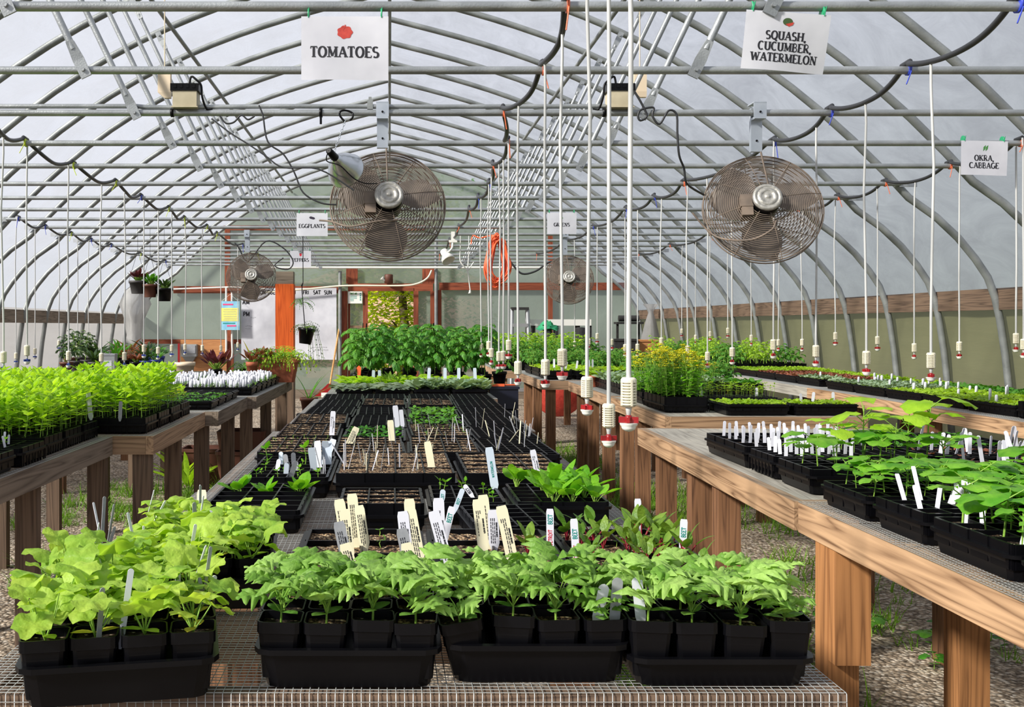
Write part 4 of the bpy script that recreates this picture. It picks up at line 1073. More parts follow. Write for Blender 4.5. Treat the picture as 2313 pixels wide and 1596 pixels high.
# benches on the cucumber side
bench('timber bench under the cucumber seedlings, board edge with dark knots', 1.245, 2.50, 1.45, 3.12, [(1.295, 2.96), (1.72, 3.6 - .55), (2.42, 2.96), (2.42, 1.7)], 'tan', 'yellowwood', 'mesh', .0127, skew=0.012, brace=(1.302, 2.893))
bench('timber bench with grey deck carrying the tag-filled tray', 1.285, 2.52, 3.13, 5.40, [(1.36, 4.08), (1.385, 4.57), (1.40, 5.25), (2.40, 3.5), (2.40, 4.4), (2.40, 5.25)], 'tan', 'legwood', 'board', skew=.03)
bench('timber bench with grey deck under the yellow-flowering plants', 1.66, 2.86, 6.06, 7.80, [(1.73, 6.95), (1.75, 7.55), (2.76, 6.3), (2.76, 7.55)], 'tan', 'legwood', 'board', skew=.02)
bench('timber bench under the silver-leaved pots behind the flowering plants', 1.72, 2.92, 7.84, 9.90, [(1.79, 8.25), (1.80, 9.0), (1.82, 9.7), (2.82, 8.2), (2.82, 9.7)], 'board', 'legwood', 'mesh', skew=.02)
bench('timber bench with wire folded over its end, before the dark pots', 1.50, 2.76, 10.05, 12.18, [(1.60, 10.12), (1.58, 10.9), (1.62, 11.9), (2.68, 10.2), (2.68, 11.9)], 'board', 'legwood', 'mesh')
bench('short timber bench farthest along, beneath the green tomato trays', 1.30, 2.70, 12.22, 15.2, [(1.37, 12.3), (1.74, 12.4), (1.38, 14.0), (2.6, 12.3), (2.6, 14.9)], 'board', 'legwood', 'mesh')
bench('long timber bench against the green side curtain, near length', 3.60, 4.72, 5.3, 8.9, [(3.68, 5.5), (3.68, 6.9), (3.69, 8.1), (4.6, 5.5), (4.6, 7.2), (4.6, 8.7)], 'tan', 'legwood', 'mesh', skew=.03)
bench('long timber bench against the green side curtain, pale far length', 3.71, 4.80, 8.92, 11.6, [(3.80, 9.2), (3.8, 11.3), (4.7, 9.2), (4.7, 11.3)], 'deck', 'legwood', 'mesh', skew=.03)
# benches on the pale curtain side, stepping in
bench('grey timber bench under the yellow-green seedlings, nearest length', -2.24, -1.375, 2.7, 4.98, [(-1.455, 4.09), (-1.43, 4.92), (-2.15, 3.1), (-2.15, 4.7)], 'greywood', 'darkleg', 'mesh', skew=.02, legd=.045)
bench('timber bench with brown end post under the yellow-green seedlings', -2.46, -1.16, 5.0, 6.40, [(-1.222, 5.045), (-1.25, 5.88), (-2.33, 6.1)], 'board', 'darkleg', 'mesh', legd=.06)
bench('grey timber bench between seedlings and the tag-covered trays', -2.38, -1.08, 6.42, 7.74, [(-1.20, 6.5), (-1.16, 7.3), (-2.29, 6.95)], 'greywood', 'darkleg', 'mesh', legd=.06)
bench('grey timber bench holding the tag-covered trays, farthest length', -2.30, -.99, 7.76, 10.1, [(-1.09, 7.9), (-1.08, 8.9), (-1.07, 9.95), (-2.25, 8.05), (-2.22, 8.84), (-2.2, 9.9)], 'greywood', 'darkleg', 'mesh', skew=.02, legd=.06)
bench('low timber bench along the pale curtain with dark pot rows', -4.3, -2.75, 8.6, 13.6, [(-2.85, 8.8), (-2.85, 11), (-2.85, 13.3), (-4.2, 8.8), (-4.2, 13.3)], 'greywood', 'legwood', 'mesh', skew=0)

# ------------------------------------------------------------------ trays, pots
def rrect(w, d, c, z):
    x, y = w / 2, d / 2; k = c * .3
    return [Vector(p) for p in ((-x + c, -y, z), (x - c, -y, z), (x - k, -y + k, z), (x, -y + c, z), (x, y - c, z), (x - k, y - k, z), (x - c, y, z), (-x + c, y, z), (-x + k, y - k, z), (-x, y - c, z), (-x, -y + c, z), (-x + k, -y + k, z))]
def tray_mesh(w, d, h, ribs=False):
    m = MB(); t = .008
    m.loft([rrect(w - .034, d - .034, .02, 0), rrect(w - .016, d - .016, .022, h - .008), rrect(w, d, .025, h - .008), rrect(w, d, .025, h), rrect(w - .02, d - .02, .02, h + .0005), rrect(w - .036, d - .036, .02, .004)])
    if ribs:
        for s in (-1, 1):
            for k in range(int(d / .032)):
                m.box((s * (w / 2 - .011), -d / 2 + .03 + k * .032, h / 2), (.006, .004, h * .9))
            for k in range(int(w / .032)):
                m.box((-w / 2 + .03 + k * .032, s * (d / 2 - .011), h / 2), (.004, .006, h * .9))
    return m.build('tray', MT['blacktray'])
def cells_mesh(w, d, nx, ny_, depth=.045, bar=.0045):
    """cell pack: thin dividers with open tops, and an outer skirt with pocket fronts"""
    m = MB()
    for i in range(nx + 1): m.box((-w / 2 + w * i / nx, 0, -depth / 2), (bar, d, depth))
    for j in range(ny_ + 1): m.box((0, -d / 2 + d * j / ny_, -depth / 2 - .0005), (w, bar, depth))
    for i in range(nx):
        cw = w / nx
        for s in (-1, 1):
            c = Vector((-w / 2 + cw * (i + .5), s * (d / 2 - .002), 0))
            m.box(c + Vector((0, s * .003, -depth / 2)), (cw * .86, .008, depth * .98))
    for j in range(ny_):
        ch = d / ny_
        for s in (-1, 1):
            c = Vector((s * (w / 2 - .002), -d / 2 + ch * (j + .5), 0))
            m.box(c + Vector((s * .003, 0, -depth / 2)), (.008, ch * .86, depth * .98))
    return m.build('cell_pack', MT['blacktray'])
def soil_mesh(w, d, mt, seed=0):
    rr = random.Random(seed); nx, ny_ = max(2, int(w / .02)), max(2, int(d / .02))
    m = MB()
    m.add([(-w / 2 + w * i / nx, -d / 2 + d * j / ny_, rr.uniform(-.003, .003)) for j in range(ny_ + 1) for i in range(nx + 1)],
          [(j * (nx + 1) + i, j * (nx + 1) + i + 1, (j + 1) * (nx + 1) + i + 1, (j + 1) * (nx + 1) + i) for j in range(ny_) for i in range(nx)], 0, True)
    return m.build('soil', MT[mt])
def make_tray(lab, x0, x1, y0, y1, h=.06, cells=(4, 6), rise=.012, depth=.045, soil='soil', sink=.012, rz=0.0, ribs=False, zt=None, tilt=0.0, group='black seedling trays'):
    w, d = round(abs(x1 - x0), 3), round(abs(y1 - y0), 3)
    t = thing('seedling_tray', lab, 'seedling tray', ((x0 + x1) / 2, (y0 + y1) / 2, (zt or ZT) + .001), (tilt, 0, rz), group)
    part('tray', cached(('tray', w, d, h, ribs), lambda: tray_mesh(w, d, h, ribs)), t)
    t['dims'] = 0; del t['dims']
    zz = h + rise
    if cells and soil:
        cw, cd = round(w - .03, 3), round(d - .03, 3)
        cp = part('cell_pack', cached(('cells', cw, cd, cells, depth), lambda: cells_mesh(cw, cd, cells[0], cells[1], depth)), t, (0, 0, zz))
        part('soil', cached(('soil', cw, cd, soil), lambda: soil_mesh(cw - .004, cd - .004, soil)), cp, (0, 0, -sink))
    elif cells:
        cw, cd = round(w - .03, 3), round(d - .03, 3)
        part('cell_pack', cached(('cells', cw, cd, cells, depth), lambda: cells_mesh(cw, cd, cells[0], cells[1], depth)), t, (0, 0, zz))
    elif soil:
        part('soil', cached(('soil', w, d, soil), lambda: soil_mesh(w - .03, d - .03, soil)), t, (0, 0, zz - sink))
    return t, w, d, zz - sink
def pot_mesh(w=.066, h=.085, mt='blacktray'):
    m = MB()
    m.loft([rrect(w * .74, w * .74, .006, 0), rrect(w * .93, w * .93, .008, h - .018), rrect(w, w, .009, h - .017), rrect(w, w, .009, h), rrect(w * .93, w * .93, .008, h), rrect(w * .9, w * .9, .008, h - .03)], cap1=False)
    return m.build('pot', MT[mt])
def round_pot(r, h, mt, key):
    return cached(('rpot', r, h, mt), lambda: MB().lathe([(r * .7, 0), (r * .93, h * .8), (r * 1.02, h * .8), (r * 1.05, h), (r * .95, h), (r * .9, h * .86), (.01, h * .86)], 20).build('pot', MT[mt]))
POT = pot_mesh()
POTSOIL = soil_mesh(.058, .058, 'darksoil')
POTGRIT = soil_mesh(.058, .058, 'soil', 4)

# ------------------------------------------------------------------ foliage
def blade(m, base, az, el, L, Wd, curl=.6, n=4, fold=.15, mi=1, shape=None, twist=0.0):
    """one leaf blade: starts at base, heads along az at elevation el, curls down"""
    shape = shape or (lambda t: math.sin(PI * (t ** .75)) )
    p = Vector(base); side = Vector((-math.sin(az), math.cos(az), 0)); vs = []
    if twist: side = Matrix.Rotation(twist, 3, Vector((math.cos(az), math.sin(az), 0))) @ side
    for i in range(n + 1):
        t = i / n; e = el - curl * t
        d = Vector((math.cos(az) * math.cos(e), math.sin(az) * math.cos(e), math.sin(e)))
        if i: p = p + d * (L / n)
        w = max(shape(t), .06 if 0 < i < n else .02) * Wd / 2
        up = side.cross(d)
        vs += [p + side * w + up * -abs(w) * fold * -1, p, p - side * w + up * abs(w) * fold]
    m.add(vs, [(i * 3 + a, (i + 1) * 3 + a, (i + 1) * 3 + a + 1, i * 3 + a + 1) for i in range(n) for a in (0, 1)], mi, True)
    return p
def disc_leaf(m, base, az, el, Rd, tilt, lobes=5, cup=.25, ruf=.1, mi=1, notch=.35, depth=.14, n=18, rr=R, teeth=0.0):
    """round or lobed leaf, attached at its notch"""
    ax = Vector((math.cos(az), math.sin(az), 0)); d = ax * math.cos(el) + Vector((0, 0, math.sin(el)))
    side = Vector((-math.sin(az), math.cos(az), 0)); up = d.cross(side) * -1
    if up.z < 0: up = -up
    base = Vector(base); c = base + d * Rd * .55
    ph = rr.uniform(0, 6)
    vs = [c - up * cup * Rd * .35]
    for ring, fr in ((0, .55), (1, 1.0)):
        for k in range(n):
            a = 2 * PI * k / n
            r = Rd * fr * (1 - depth * (0.5 - .5 * math.cos(lobes * a)) * fr) * (1 + (teeth if fr == 1 and k % 2 else 0))
            nk = abs(math.atan2(math.sin(a - PI), math.cos(a - PI)))
            if nk < .5: r *= 1 - notch * (1 - nk / .5)
            z = cup * Rd * (fr ** 2 - .35) * .6 + ruf * Rd * fr ** 2 * math.sin(lobes * a * 1.0 + ph) - tilt * Rd * max(0, math.cos(a)) * fr ** 2
            vs.append(c + d * r * math.cos(a) + side * r * math.sin(a) * .95 + up * z)
    fs = [(0, 1 + k, 1 + (k + 1) % n) for k in range(n)] + [(1 + k, 1 + n + k, 1 + n + (k + 1) % n, 1 + (k + 1) % n) for k in range(n)]
    m.add(vs, fs, mi, True)
OV = lambda t: math.sin(PI * min(1, t) ** .8) ** .8
SP_ = lambda t: (t ** .6) * (1 - t) ** .35 * 1.9
def lobed(m, base, az, el, L, mi=1, rr=R, pairs=3, lw=.56, curl=.8, n=26):
    """deeply cut watermelon-type leaf in one sheet: lobes swing forward from a folded midrib"""
    p = Vector(base); side = Vector((-math.sin(az), math.cos(az), 0)); vs = []
    ax = Vector((math.cos(az), math.sin(az), 0))
    side = Matrix.Rotation(rr.uniform(-.35, .35), 3, ax) @ side
    ph = rr.uniform(-.05, .05); d1, d2 = rr.uniform(.1, .5), rr.uniform(.1, .5)
    for i in range(n + 1):
        t = i / n; e = el - curl * t
        d = ax * math.cos(e) + Vector((0, 0, math.sin(e)))
        if i: p = p + d * (L / n)
        up = side.cross(d)
        if up.z < 0: up = -up
        env = lw * (math.sin(PI * min(1, .12 + .88 * t) ** .85) + .12 * (1 - t))
        lb = (.5 - .5 * math.cos(2 * PI * (pairs + .5) * (t + ph))) ** .75
        h = L * env * (.24 + .76 * lb) * (1 + .10 * math.cos(2 * PI * t * n / 2 * .5))
        if i == n: h = L * .01
        for s, dr in ((1, d1), (-1, d2)):
            vs.append(p + side * s * h + d * h * .38 - up * h * dr + up * h * .12 * math.sin(9 * t + s))
        vs += [p + side * h * .5 + d * h * .2 + up * h * .14, p, p - side * h * .5 + d * h * .2 + up * h * .14]
    f = []
    for i in range(n):
        o, q = i * 5, i * 5 + 5
        for a, b in ((0, 2), (2, 3), (3, 4), (4, 1)): f.append((o + a, q + a, q + b, o + b))
    m.add(vs, f, mi, True)
def stem_to(m, a, b, r, bow=(0, 0, 0), mi=0):
    a, b = Vector(a), Vector(b)
    m.tube([a, a.lerp(b, .5) + Vector(bow), b], [r, r * .85, r * .6], 5, mi, False)
def mk_watermelon(seed, h):
    rr = random.Random(seed); st = MB(); fo = MB(); co = MB()
    top = Vector((rr.uniform(-.006, .006), rr.uniform(-.006, .006), h * .42))
    st.tube([(0, 0, -.004), (0, 0, h * .2), top * .7, top], [.0022, .002, .0018, .0014], 6)
    a0 = rr.uniform(0, PI)
    for s in (0, 1):
        blade(co, (0, 0, h * .22), a0 + s * PI + rr.uniform(-.3, .3), .55, .038 + .008 * rr.random(), .024, .7, 5, .12, 0, lambda t: math.sin(PI * min(1, t) ** .9) ** .6)
    nl = 8
    for k in range(nl):
        a = a0 + 1.2 + k * 2.4 + rr.uniform(-.3, .3)
        z = h * (.26 + .2 * k / nl)
        rad = (.018 + .012 * rr.random()) * (1 if h > .07 else .7)
        e = Vector((rad * math.cos(a), rad * math.sin(a), z + h * (.22 + .25 * k / nl)))
        stem_to(st, (0, 0, z * .8), e, .0013, (0, 0, .003))
        lobed(fo, e, a + rr.uniform(-.4, .4), .95 - .5 * rr.random(), (.05 + .02 * rr.random()) * min(1, h / .09 + .15), 0, rr)
    lobed(fo, top, a0 + 4, 1.15, .05 * min(1, h / .09), 0, rr)
    lobed(fo, top, a0 + 1, .9, .045 * min(1, h / .09), 0, rr)
    return st.build('stem', MT['stem']), fo.build('leaves', MT['wm_l']), co.build('seed_leaf', MT['cot_l'])
def mk_melon(seed, h):
    rr = random.Random(seed); st = MB(); fo = MB(); co = MB()
    a0 = rr.uniform(0, 6)
    for s in (0, 1):
        blade(co, (0, 0, .012), a0 + s * PI + rr.uniform(-.5, .5), .45, .04, .02, .6, 4, .1, 0, lambda t: math.sin(PI * t ** .9) ** .6)
    nl = 6
    for k in range(nl):
        a = a0 + k * 2.2 + rr.uniform(-.4, .4); f = (k + 1) / nl
        e = Vector((math.cos(a), math.sin(a), 0)) * (.016 + .02 * rr.random()) + Vector((0, 0, h * (.38 + .5 * f * rr.uniform(.75, 1.1))))
        stem_to(st, (0, 0, .004), e, .0017, (math.cos(a) * .004, math.sin(a) * .004, .004))
        disc_leaf(fo, e, a + rr.uniform(-.5, .5), rr.uniform(-.55, .85), rr.uniform(.023, .036), .35, 5, rr.uniform(-.55, .3), .13, 0, .45, .11, 26, rr, .06)
    return st.build('stem', MT['stem']), fo.build('leaves', MT['melon_l']), co.build('seed_leaf', MT['yellow_l' if seed % 2 else 'lime_l'])
def mk_seedling(seed, h, pairs=3, L=.03, W=.014, leaf='lime_l', stem='stem', el=.5, spread=.5, r=.0011, top=True, curl=.6):
    rr = random.Random(seed); m = MB()
    lean = Vector((rr.uniform(-.1, .1), rr.uniform(-.1, .1), 0)) * h
    tip = Vector((0, 0, h)) + lean
    m.tube([(0, 0, -.003), tip * .5 + Vector((rr.uniform(-.004, .004), 0, 0)), tip], [r, r * .85, r * .6], 5)
    a = rr.uniform(0, 6)
    for k in range(pairs):
        f = (.1 + .9 * (k + 1) / pairs if pairs > 4 else .45 + .55 * (k + 1) / pairs) if pairs > 1 else .95
        sc = 1.0 - .15 * abs(k - pairs * .5)
        for s in (0, 1):
            blade(m, tip * f, a + s * PI + rr.uniform(-.35, .35), el + rr.uniform(-.25, .35) + .3 * (k / max(pairs - 1, 1)), L * sc * rr.uniform(.8, 1.15), W * sc * rr.uniform(.85, 1.15), curl, 3, .15, 1, OV, rr.uniform(-.3, .3))
        a += PI / 2 + rr.uniform(-.3, .3)
    if top:
        for s in (0, 1): blade(m, tip, a + s * PI, 1.0, L * .5, W * .5, .3, 3, .2, 1, OV)
    return m.build('seedling', [MT[stem], MT[leaf]])
def mk_rosette(seed, n, L, W, leaf, stem='stem', el=.9, pet=.3, curl=.8, r=.0014):
    rr = random.Random(seed); m = MB(); a = rr.uniform(0, 6)
    for k in range(n):
        az = a + k * 2.4 + rr.uniform(-.3, .3); e = el * rr.uniform(.65, 1.15); l = L * rr.uniform(.65, 1.1)
        d = Vector((math.cos(az) * math.cos(e), math.sin(az) * math.cos(e), math.sin(e)))
        b = d * l * pet
        m.tube([(0, 0, -.002), b * .5, b], [r, r * .9, r * .7], 5)
        blade(m, b, az, e, l * (1 - pet), W * rr.uniform(.8, 1.15), curl, 4, .15, 1, lambda t: math.sin(PI * min(1, t * .96 + .02) ** .75) ** .7, rr.uniform(-.4, .4))
    return m.build('seedling', [MT[stem], MT[leaf]])
def mk_cuke(seed, h, n=3, Rd=.032, leaf='cuke_l'):
    rr = random.Random(seed); m = MB(); a = rr.uniform(0, 6)
    tip = Vector((rr.uniform(-.012, .012), rr.uniform(-.012, .012), h))
    m.tube([(0, 0, -.003), tip * .5, tip], [.0022, .002, .0014], 6)
    for s in (0, 1): blade(m, tip * .45, a + s * PI, .25, .034, .02, .4, 4, .12, 1, lambda t: math.sin(PI * t ** .9) ** .6)
    for k in range(n):
        az = a + 1.5 + k * 2.3 + rr.uniform(-.4, .4)
        e = tip * (.7 + .3 * k / n) + Vector((math.cos(az), math.sin(az), .6)) * (.02 + .012 * rr.random()) * Rd / .032
        stem_to(m, tip * (.65 + .3 * k / n), e, .0016, mi=0)
        disc_leaf(m, e, az, rr.uniform(-.3, .25), Rd * rr.uniform(.75, 1.2), .3, 5, -.12, .08, 1, .35, .16, 15, rr)
    return m.build('seedling', [MT['stem'], MT[leaf]])
def mk_tomato(seed, h, leaf='tom_l', n=12, L=.14):
    rr = random.Random(seed); m = MB(); a = rr.uniform(0, 6)
    tip = Vector((rr.uniform(-.03, .03), rr.uniform(-.03, .03), h))
    m.tube([(0, 0, 0), tip * .5 + Vector((.01, 0, 0)), tip], [.004, .0035, .002], 6)
    for k in range(n):
        f = .22 + .78 * (k + 1) / n; az = a + k * 2.4; e = .5 + .5 * f
        l = L * (1.1 - .5 * f) * rr.uniform(.8, 1.15)
        p = tip * f
        for q in range(5):
            d = Vector((math.cos(az) * math.cos(e), math.sin(az) * math.cos(e), math.sin(e)))
            p2 = p + d * l / 5
            m.tube([p, p2], .0016, 4, 0, False)
            for s in (-1, 1): blade(m, p2, az + s * rr.uniform(.7, 1.1), e - .25, l * .42, l * .19, .9, 3, .15, 1, OV, rr.uniform(-.3, .3))
            p = p2; e -= .3
        blade(m, p, az, e, l * .45, l * .2, .6, 3, .15, 1, OV)
    return m.build('plant', [MT['stem'], MT[leaf]])
def mk_fern(seed, n, L, leaf, r=.0012):
    rr = random.Random(seed); m = MB()
    for k in range(n):
        az = rr.uniform(0, 2 * PI); e = rr.uniform(.5, 1.4); l = L * rr.uniform(.6, 1.1); p = Vector((rr.uniform(-.02, .02), rr.uniform(-.02, .02), 0))
        for q in range(7):
            d = Vector((math.cos(az) * math.cos(e), math.sin(az) * math.cos(e), math.sin(e))); p2 = p + d * l / 7
            m.tube([p, p2], r, 4, 0, False)
            if q > 0:
                for s in (-1, 1): blade(m, p2, az + s * 1.0, e - .1, l * .2 * (1.2 - q / 8), l * .045, .4, 2, .05, 1, OV)
            p = p2; e -= .32
    return m.build('foliage', [MT['stem'], MT[leaf]])
def V(fn, key, cnt, *a, **k): return cached(("var", key), lambda: [fn(s * 13 + 7 + len(key), *a, **k) for s in range(cnt)])
WM_TALL = cached('wm', lambda: [mk_watermelon(s, .098) for s in range(5)])
WM_MID = cached('wm2', lambda: [mk_watermelon(40 + s, .07) for s in range(3)])
WM_LOW = cached('wm3', lambda: [mk_watermelon(60 + s, .045) for s in range(3)])
MEL = cached('mel', lambda: [mk_melon(s, .088) for s in range(6)])
MEL2 = cached('mel2', lambda: [mk_melon(20 + s, .068) for s in range(6)])
BASIL = V(mk_seedling, 'basil', 8, .125, 4, .05, .024, 'lime_l', 'stem', .45)
BASILT = V(mk_seedling, 'basilt', 6, .165, 6, .068, .031, 'lime_l', 'stem', .5)
YEL = V(mk_seedling, 'yel', 3, .09, 3, .04, .014, 'yellow_l', 'stem', .3)
SPRT = V(mk_seedling, 'sprt', 4, .022, 1, .016, .008, 'lime_l', 'stem', .3, top=False)
PEPP = V(mk_seedling, 'pepp', 4, .032, 2, .02, .009, 'spin_l', 'stem', .5)
TINY = V(mk_seedling, 'tiny', 4, .013, 1, .012, .005, 'mid_l', 'stem', .4, top=False)
SPIN = V(mk_rosette, 'spin', 4, 7, .09, .038, 'spin_l', 'stem', 1.25, .38, .8)
BEET = V(mk_rosette, 'beet', 4, 6, .085, .021, 'beet_l', 'redstem', 1.3, .45, .7, .0018)
CUKE = V(mk_cuke, 'cuke', 6, .085, 5, .036)
CUKS = V(mk_cuke, 'cuks', 5, .055, 2, .03, 'cuke_l')
SQSH = V(mk_cuke, 'sqsh', 5, .17, 4, .044, 'lime_l')
LETT = V(mk_rosette, 'lett', 4, 7, .07, .034, 'lime_l', 'stem', .9, .2, .9)
SILV = V(mk_rosette, 'silv', 4, 10, .06, .03, 'silver_l', 'stem', 1.1, .25, .9)
GREY = V(mk_rosette, 'grey', 4, 9, .065, .026, 'grey_l', 'stem', .6, .25, .9)
KALE = V(mk_rosette, 'kale', 3, 6, .045, .022, 'silver_l', 'stem', 1.0, .45, .8)
MIDG = V(mk_rosette, 'midg', 3, 6, .05, .024, 'mid_l', 'stem', .9, .35, .8)
LIMS = V(mk_rosette, 'lims', 3, 5, .045, .022, 'lime_l', 'stem', .9, .35, .8)
BRNS = V(mk_rosette, 'brns', 3, 5, .04, .018, 'brown_l', 'redstem', 1.0, .35, .8)
TOMA = V(mk_tomato, 'toma', 5, .38, n=30, L=.18)
TOMY = V(mk_tomato, 'tomy', 4, .17, 'mid_l', 9, .085)
TOMH = V(mk_tomato, 'tomh', 4, .22, 'lime_l', 9, .08)

# ------------------------------------------------------------------ potted seedlings in the front trays
def potted(name, lab, x, y, z, set_, grp, i, soil=POTSOIL, rz=0.0, tilt=(0, 0), sc=1.0, potm=None):
    t = thing(name, lab, 'potted seedling', (x, y, z), (tilt[0], tilt[1], rz), grp)
    pp = part('pot', potm or POT, t); part('soil', soil, pp, (0, 0, .072))
    if set_:
        st, fo, co = set_[i % len(set_)]
        a = R.uniform(0, 6)
        part('stem', st, t, (0, 0, .073), (0, 0, a), sc); part('leaves', fo, t, (0, 0, .073), (0, 0, a), sc)
        part('seed_leaves', co, t, (0, 0, .073), (0, 0, a), sc)
    return t
TRW = .2815
for ti, (xl, nm, h, yf) in enumerate(((-.2026, 'tray holding the row of pots beside the melon seedlings', .06, 1.502), (.0825, 'middle of the three watermelon trays', .06, 1.523), (.3565, 'shallow tray of tall pots at the bench corner', .045, 1.508))):
    t, w, d, zs = make_tray('black ' + nm + ' at the front bench edge', xl, xl + TRW, yf, yf + .362, h, None, 0, soil=None, sink=.04, group='black seedling trays')
    who = ('next the melons', 'of the middle trio', 'by the bench corner')[ti]
    n = 0
    for r in range(5):
        for c in range(4):
            x = xl + .036 + c * .0695; y = yf + .044 + r * .068
            rz = R.uniform(-.08, .08); tl = (R.uniform(-.03, .03), R.uniform(-.03, .03))
            if ti == 1 and r == 0 and c == 0: tl = (.14, -.16)
            s = WM_TALL if r < 2 else (WM_MID if r == 2 else WM_LOW)
            kw = dict(sc=R.uniform(.82, .94))
            if r == 0 and ((ti == 1 and c == 0) or (ti == 2 and c == 3)): s = WM_LOW
            if ti == 1 and r == 0 and c == 3: s = WM_LOW
            if r == 2: kw['sc'] = .66
            if r >= 3: kw['sc'] = .5 if r == 3 else .35
            zoff = .014 if ti == 0 or ti == 1 else .012
            if r == 0: zoff += R.uniform(-.004, .004)
            potted('watermelon_seedling', 'watermelon seedling in square black pot, %s along, %s row back, tray %s' % (ORD[c], ORD[r], who), x, y, ZT + zoff, s, 'potted watermelon seedlings', n + ti * 2, POTGRIT if r > 1 or R.random() < .4 else POTSOIL, rz, tl, **kw)
            n += 1
# melon trays, set at a slant
def frame(x, y, rz):
    c, s = math.cos(rz), math.sin(rz)
    return lambda u, v: (x + u * c - v * s, y + u * s + v * c)
mz = math.radians(11)
for ti, (cx, cy, nm) in enumerate(((-.428, 1.665, 'slanted tray of lime melon seedlings at the front corner of the middle bench'), (-.385, 2.145, 'tray of crowded lime melon seedlings behind the slanted one'))):
    dd = .46
    t, w, d, zs = make_tray('black ' + nm, cx - .142, cx + .142, cy - dd / 2, cy + dd / 2, .06, None, 0, soil=None, rz=mz * (1 if ti == 0 else .4))
    fr = frame(cx, cy, mz * (1 if ti == 0 else .4))
    n = 0
    for r in range(6):
        for c in range(4):
            if R.random() < (.1 if r > 0 else 0): continue
            u = -.104 + c * .0695; v = -dd / 2 + .045 + r * .0715
            x, y = fr(u, v)
            potted('melon_seedling', 'lime-leaved melon seedling in square black pot, %s along, %s row back, %s tray' % (ORD[c], ORD[r], ('slanted', 'second')[ti]), x, y, ZT + .012, MEL if ti == 0 else MEL2, 'potted melon seedlings', n + ti, POTSOIL, mz + R.uniform(-.06, .06), sc=R.uniform(.85, 1.02) * (.9 if r == 0 else 1.0))
            n += 1
# ------------------------------------------------------------------ plant tags
def tag_mesh(w, L, mt, rounded=True):
    def f():
        poly = [(-w / 2 * .45, 0), (w / 2 * .45, 0), (w / 2, .018), (w / 2, L - w * .4)]
        poly += ([(w / 2 * math.cos(a), L - w * .5 + w * .5 * math.sin(a)) for a in (.5, 1.0, PI / 2, PI - 1.0, PI - .5)] if rounded else [(w / 2 * .8, L), (-w / 2 * .8, L)])
        poly += [(-w / 2, L - w * .4), (-w / 2, .018)]
        return MB().prism(poly, .0011).build('plant_tag', MT[mt])
    return cached(('tag', w, L, mt, rounded), f)
NTAG = [0]
def put_tag(x, y, z, L, w, mt, lab, grp, yaw=0.0, roll=0.0, lean=0.0, rounded=True):
    NTAG[0] += 1
    o = solo('plant_tag', tag_mesh(w, round(L, 3), mt, rounded), lab, 'plant tag', (x, y, z - .012), (0, 0, 0), grp)
    o.rotation_euler = (Matrix.Rotation(roll, 3, 'Y') @ Matrix.Rotation(lean, 3, 'X') @ Matrix.Rotation(yaw, 3, 'Z')).to_euler()
    return o
def px_tag(xb, yb, xt, yt, w, mt, lab, grp=None, zs=.975, rounded=False, lean=-.08, writing=None):
    Y = (ZC - zs) * FPX / (yb - CY)
    a, b = P(xb, yb, Y), P(xt, yt, Y)
    d = b - a; L = math.hypot(d.x, d.z)
    o = put_tag(a.x, a.y, a.z, round(L + .012, 2), w, mt, lab, grp, 0, math.atan2(d.x, d.z), lean, rounded)
    L = round(L + .012, 2)
    if writing:
        m = MB(); Mr = Matrix.Rotation(PI / 2, 3, 'Y')
        if writing == 'print':
            text(m, 'COMMON NAME: RED BEETS', (w * .27, -.0008, L * .52), w * .13, 0, False, .26, mat=Mr, squeeze=.62, lift=.0002)
            rr = random.Random(int(xb + yb))
            for k in range(3):
                z = L * .80
                while z > L * .2:
                    s = rr.uniform(.004, .009); m.box((w * (.08 - .17 * k), -.0009, z - s / 2), (w * .06, .0004, s)); z -= s + .0018
                    if rr.random() < .04: break
            part('printing', m.build('printing', MT['ink']), o)
        else:
            for i, (s, mt2, zc, hh) in enumerate(writing):
                m = MB(); text(m, s, (0, -.0009, L * zc), hh, 0, False, .16, mat=Matrix.Rotation(-PI / 2, 3, 'Y'), squeeze=.8, lift=.0002)
                part('handwriting', m.build('handwriting', MT[mt2]), o, label='marker handwriting')
    return o
G1 = 'printed cream tags in the beet trays'
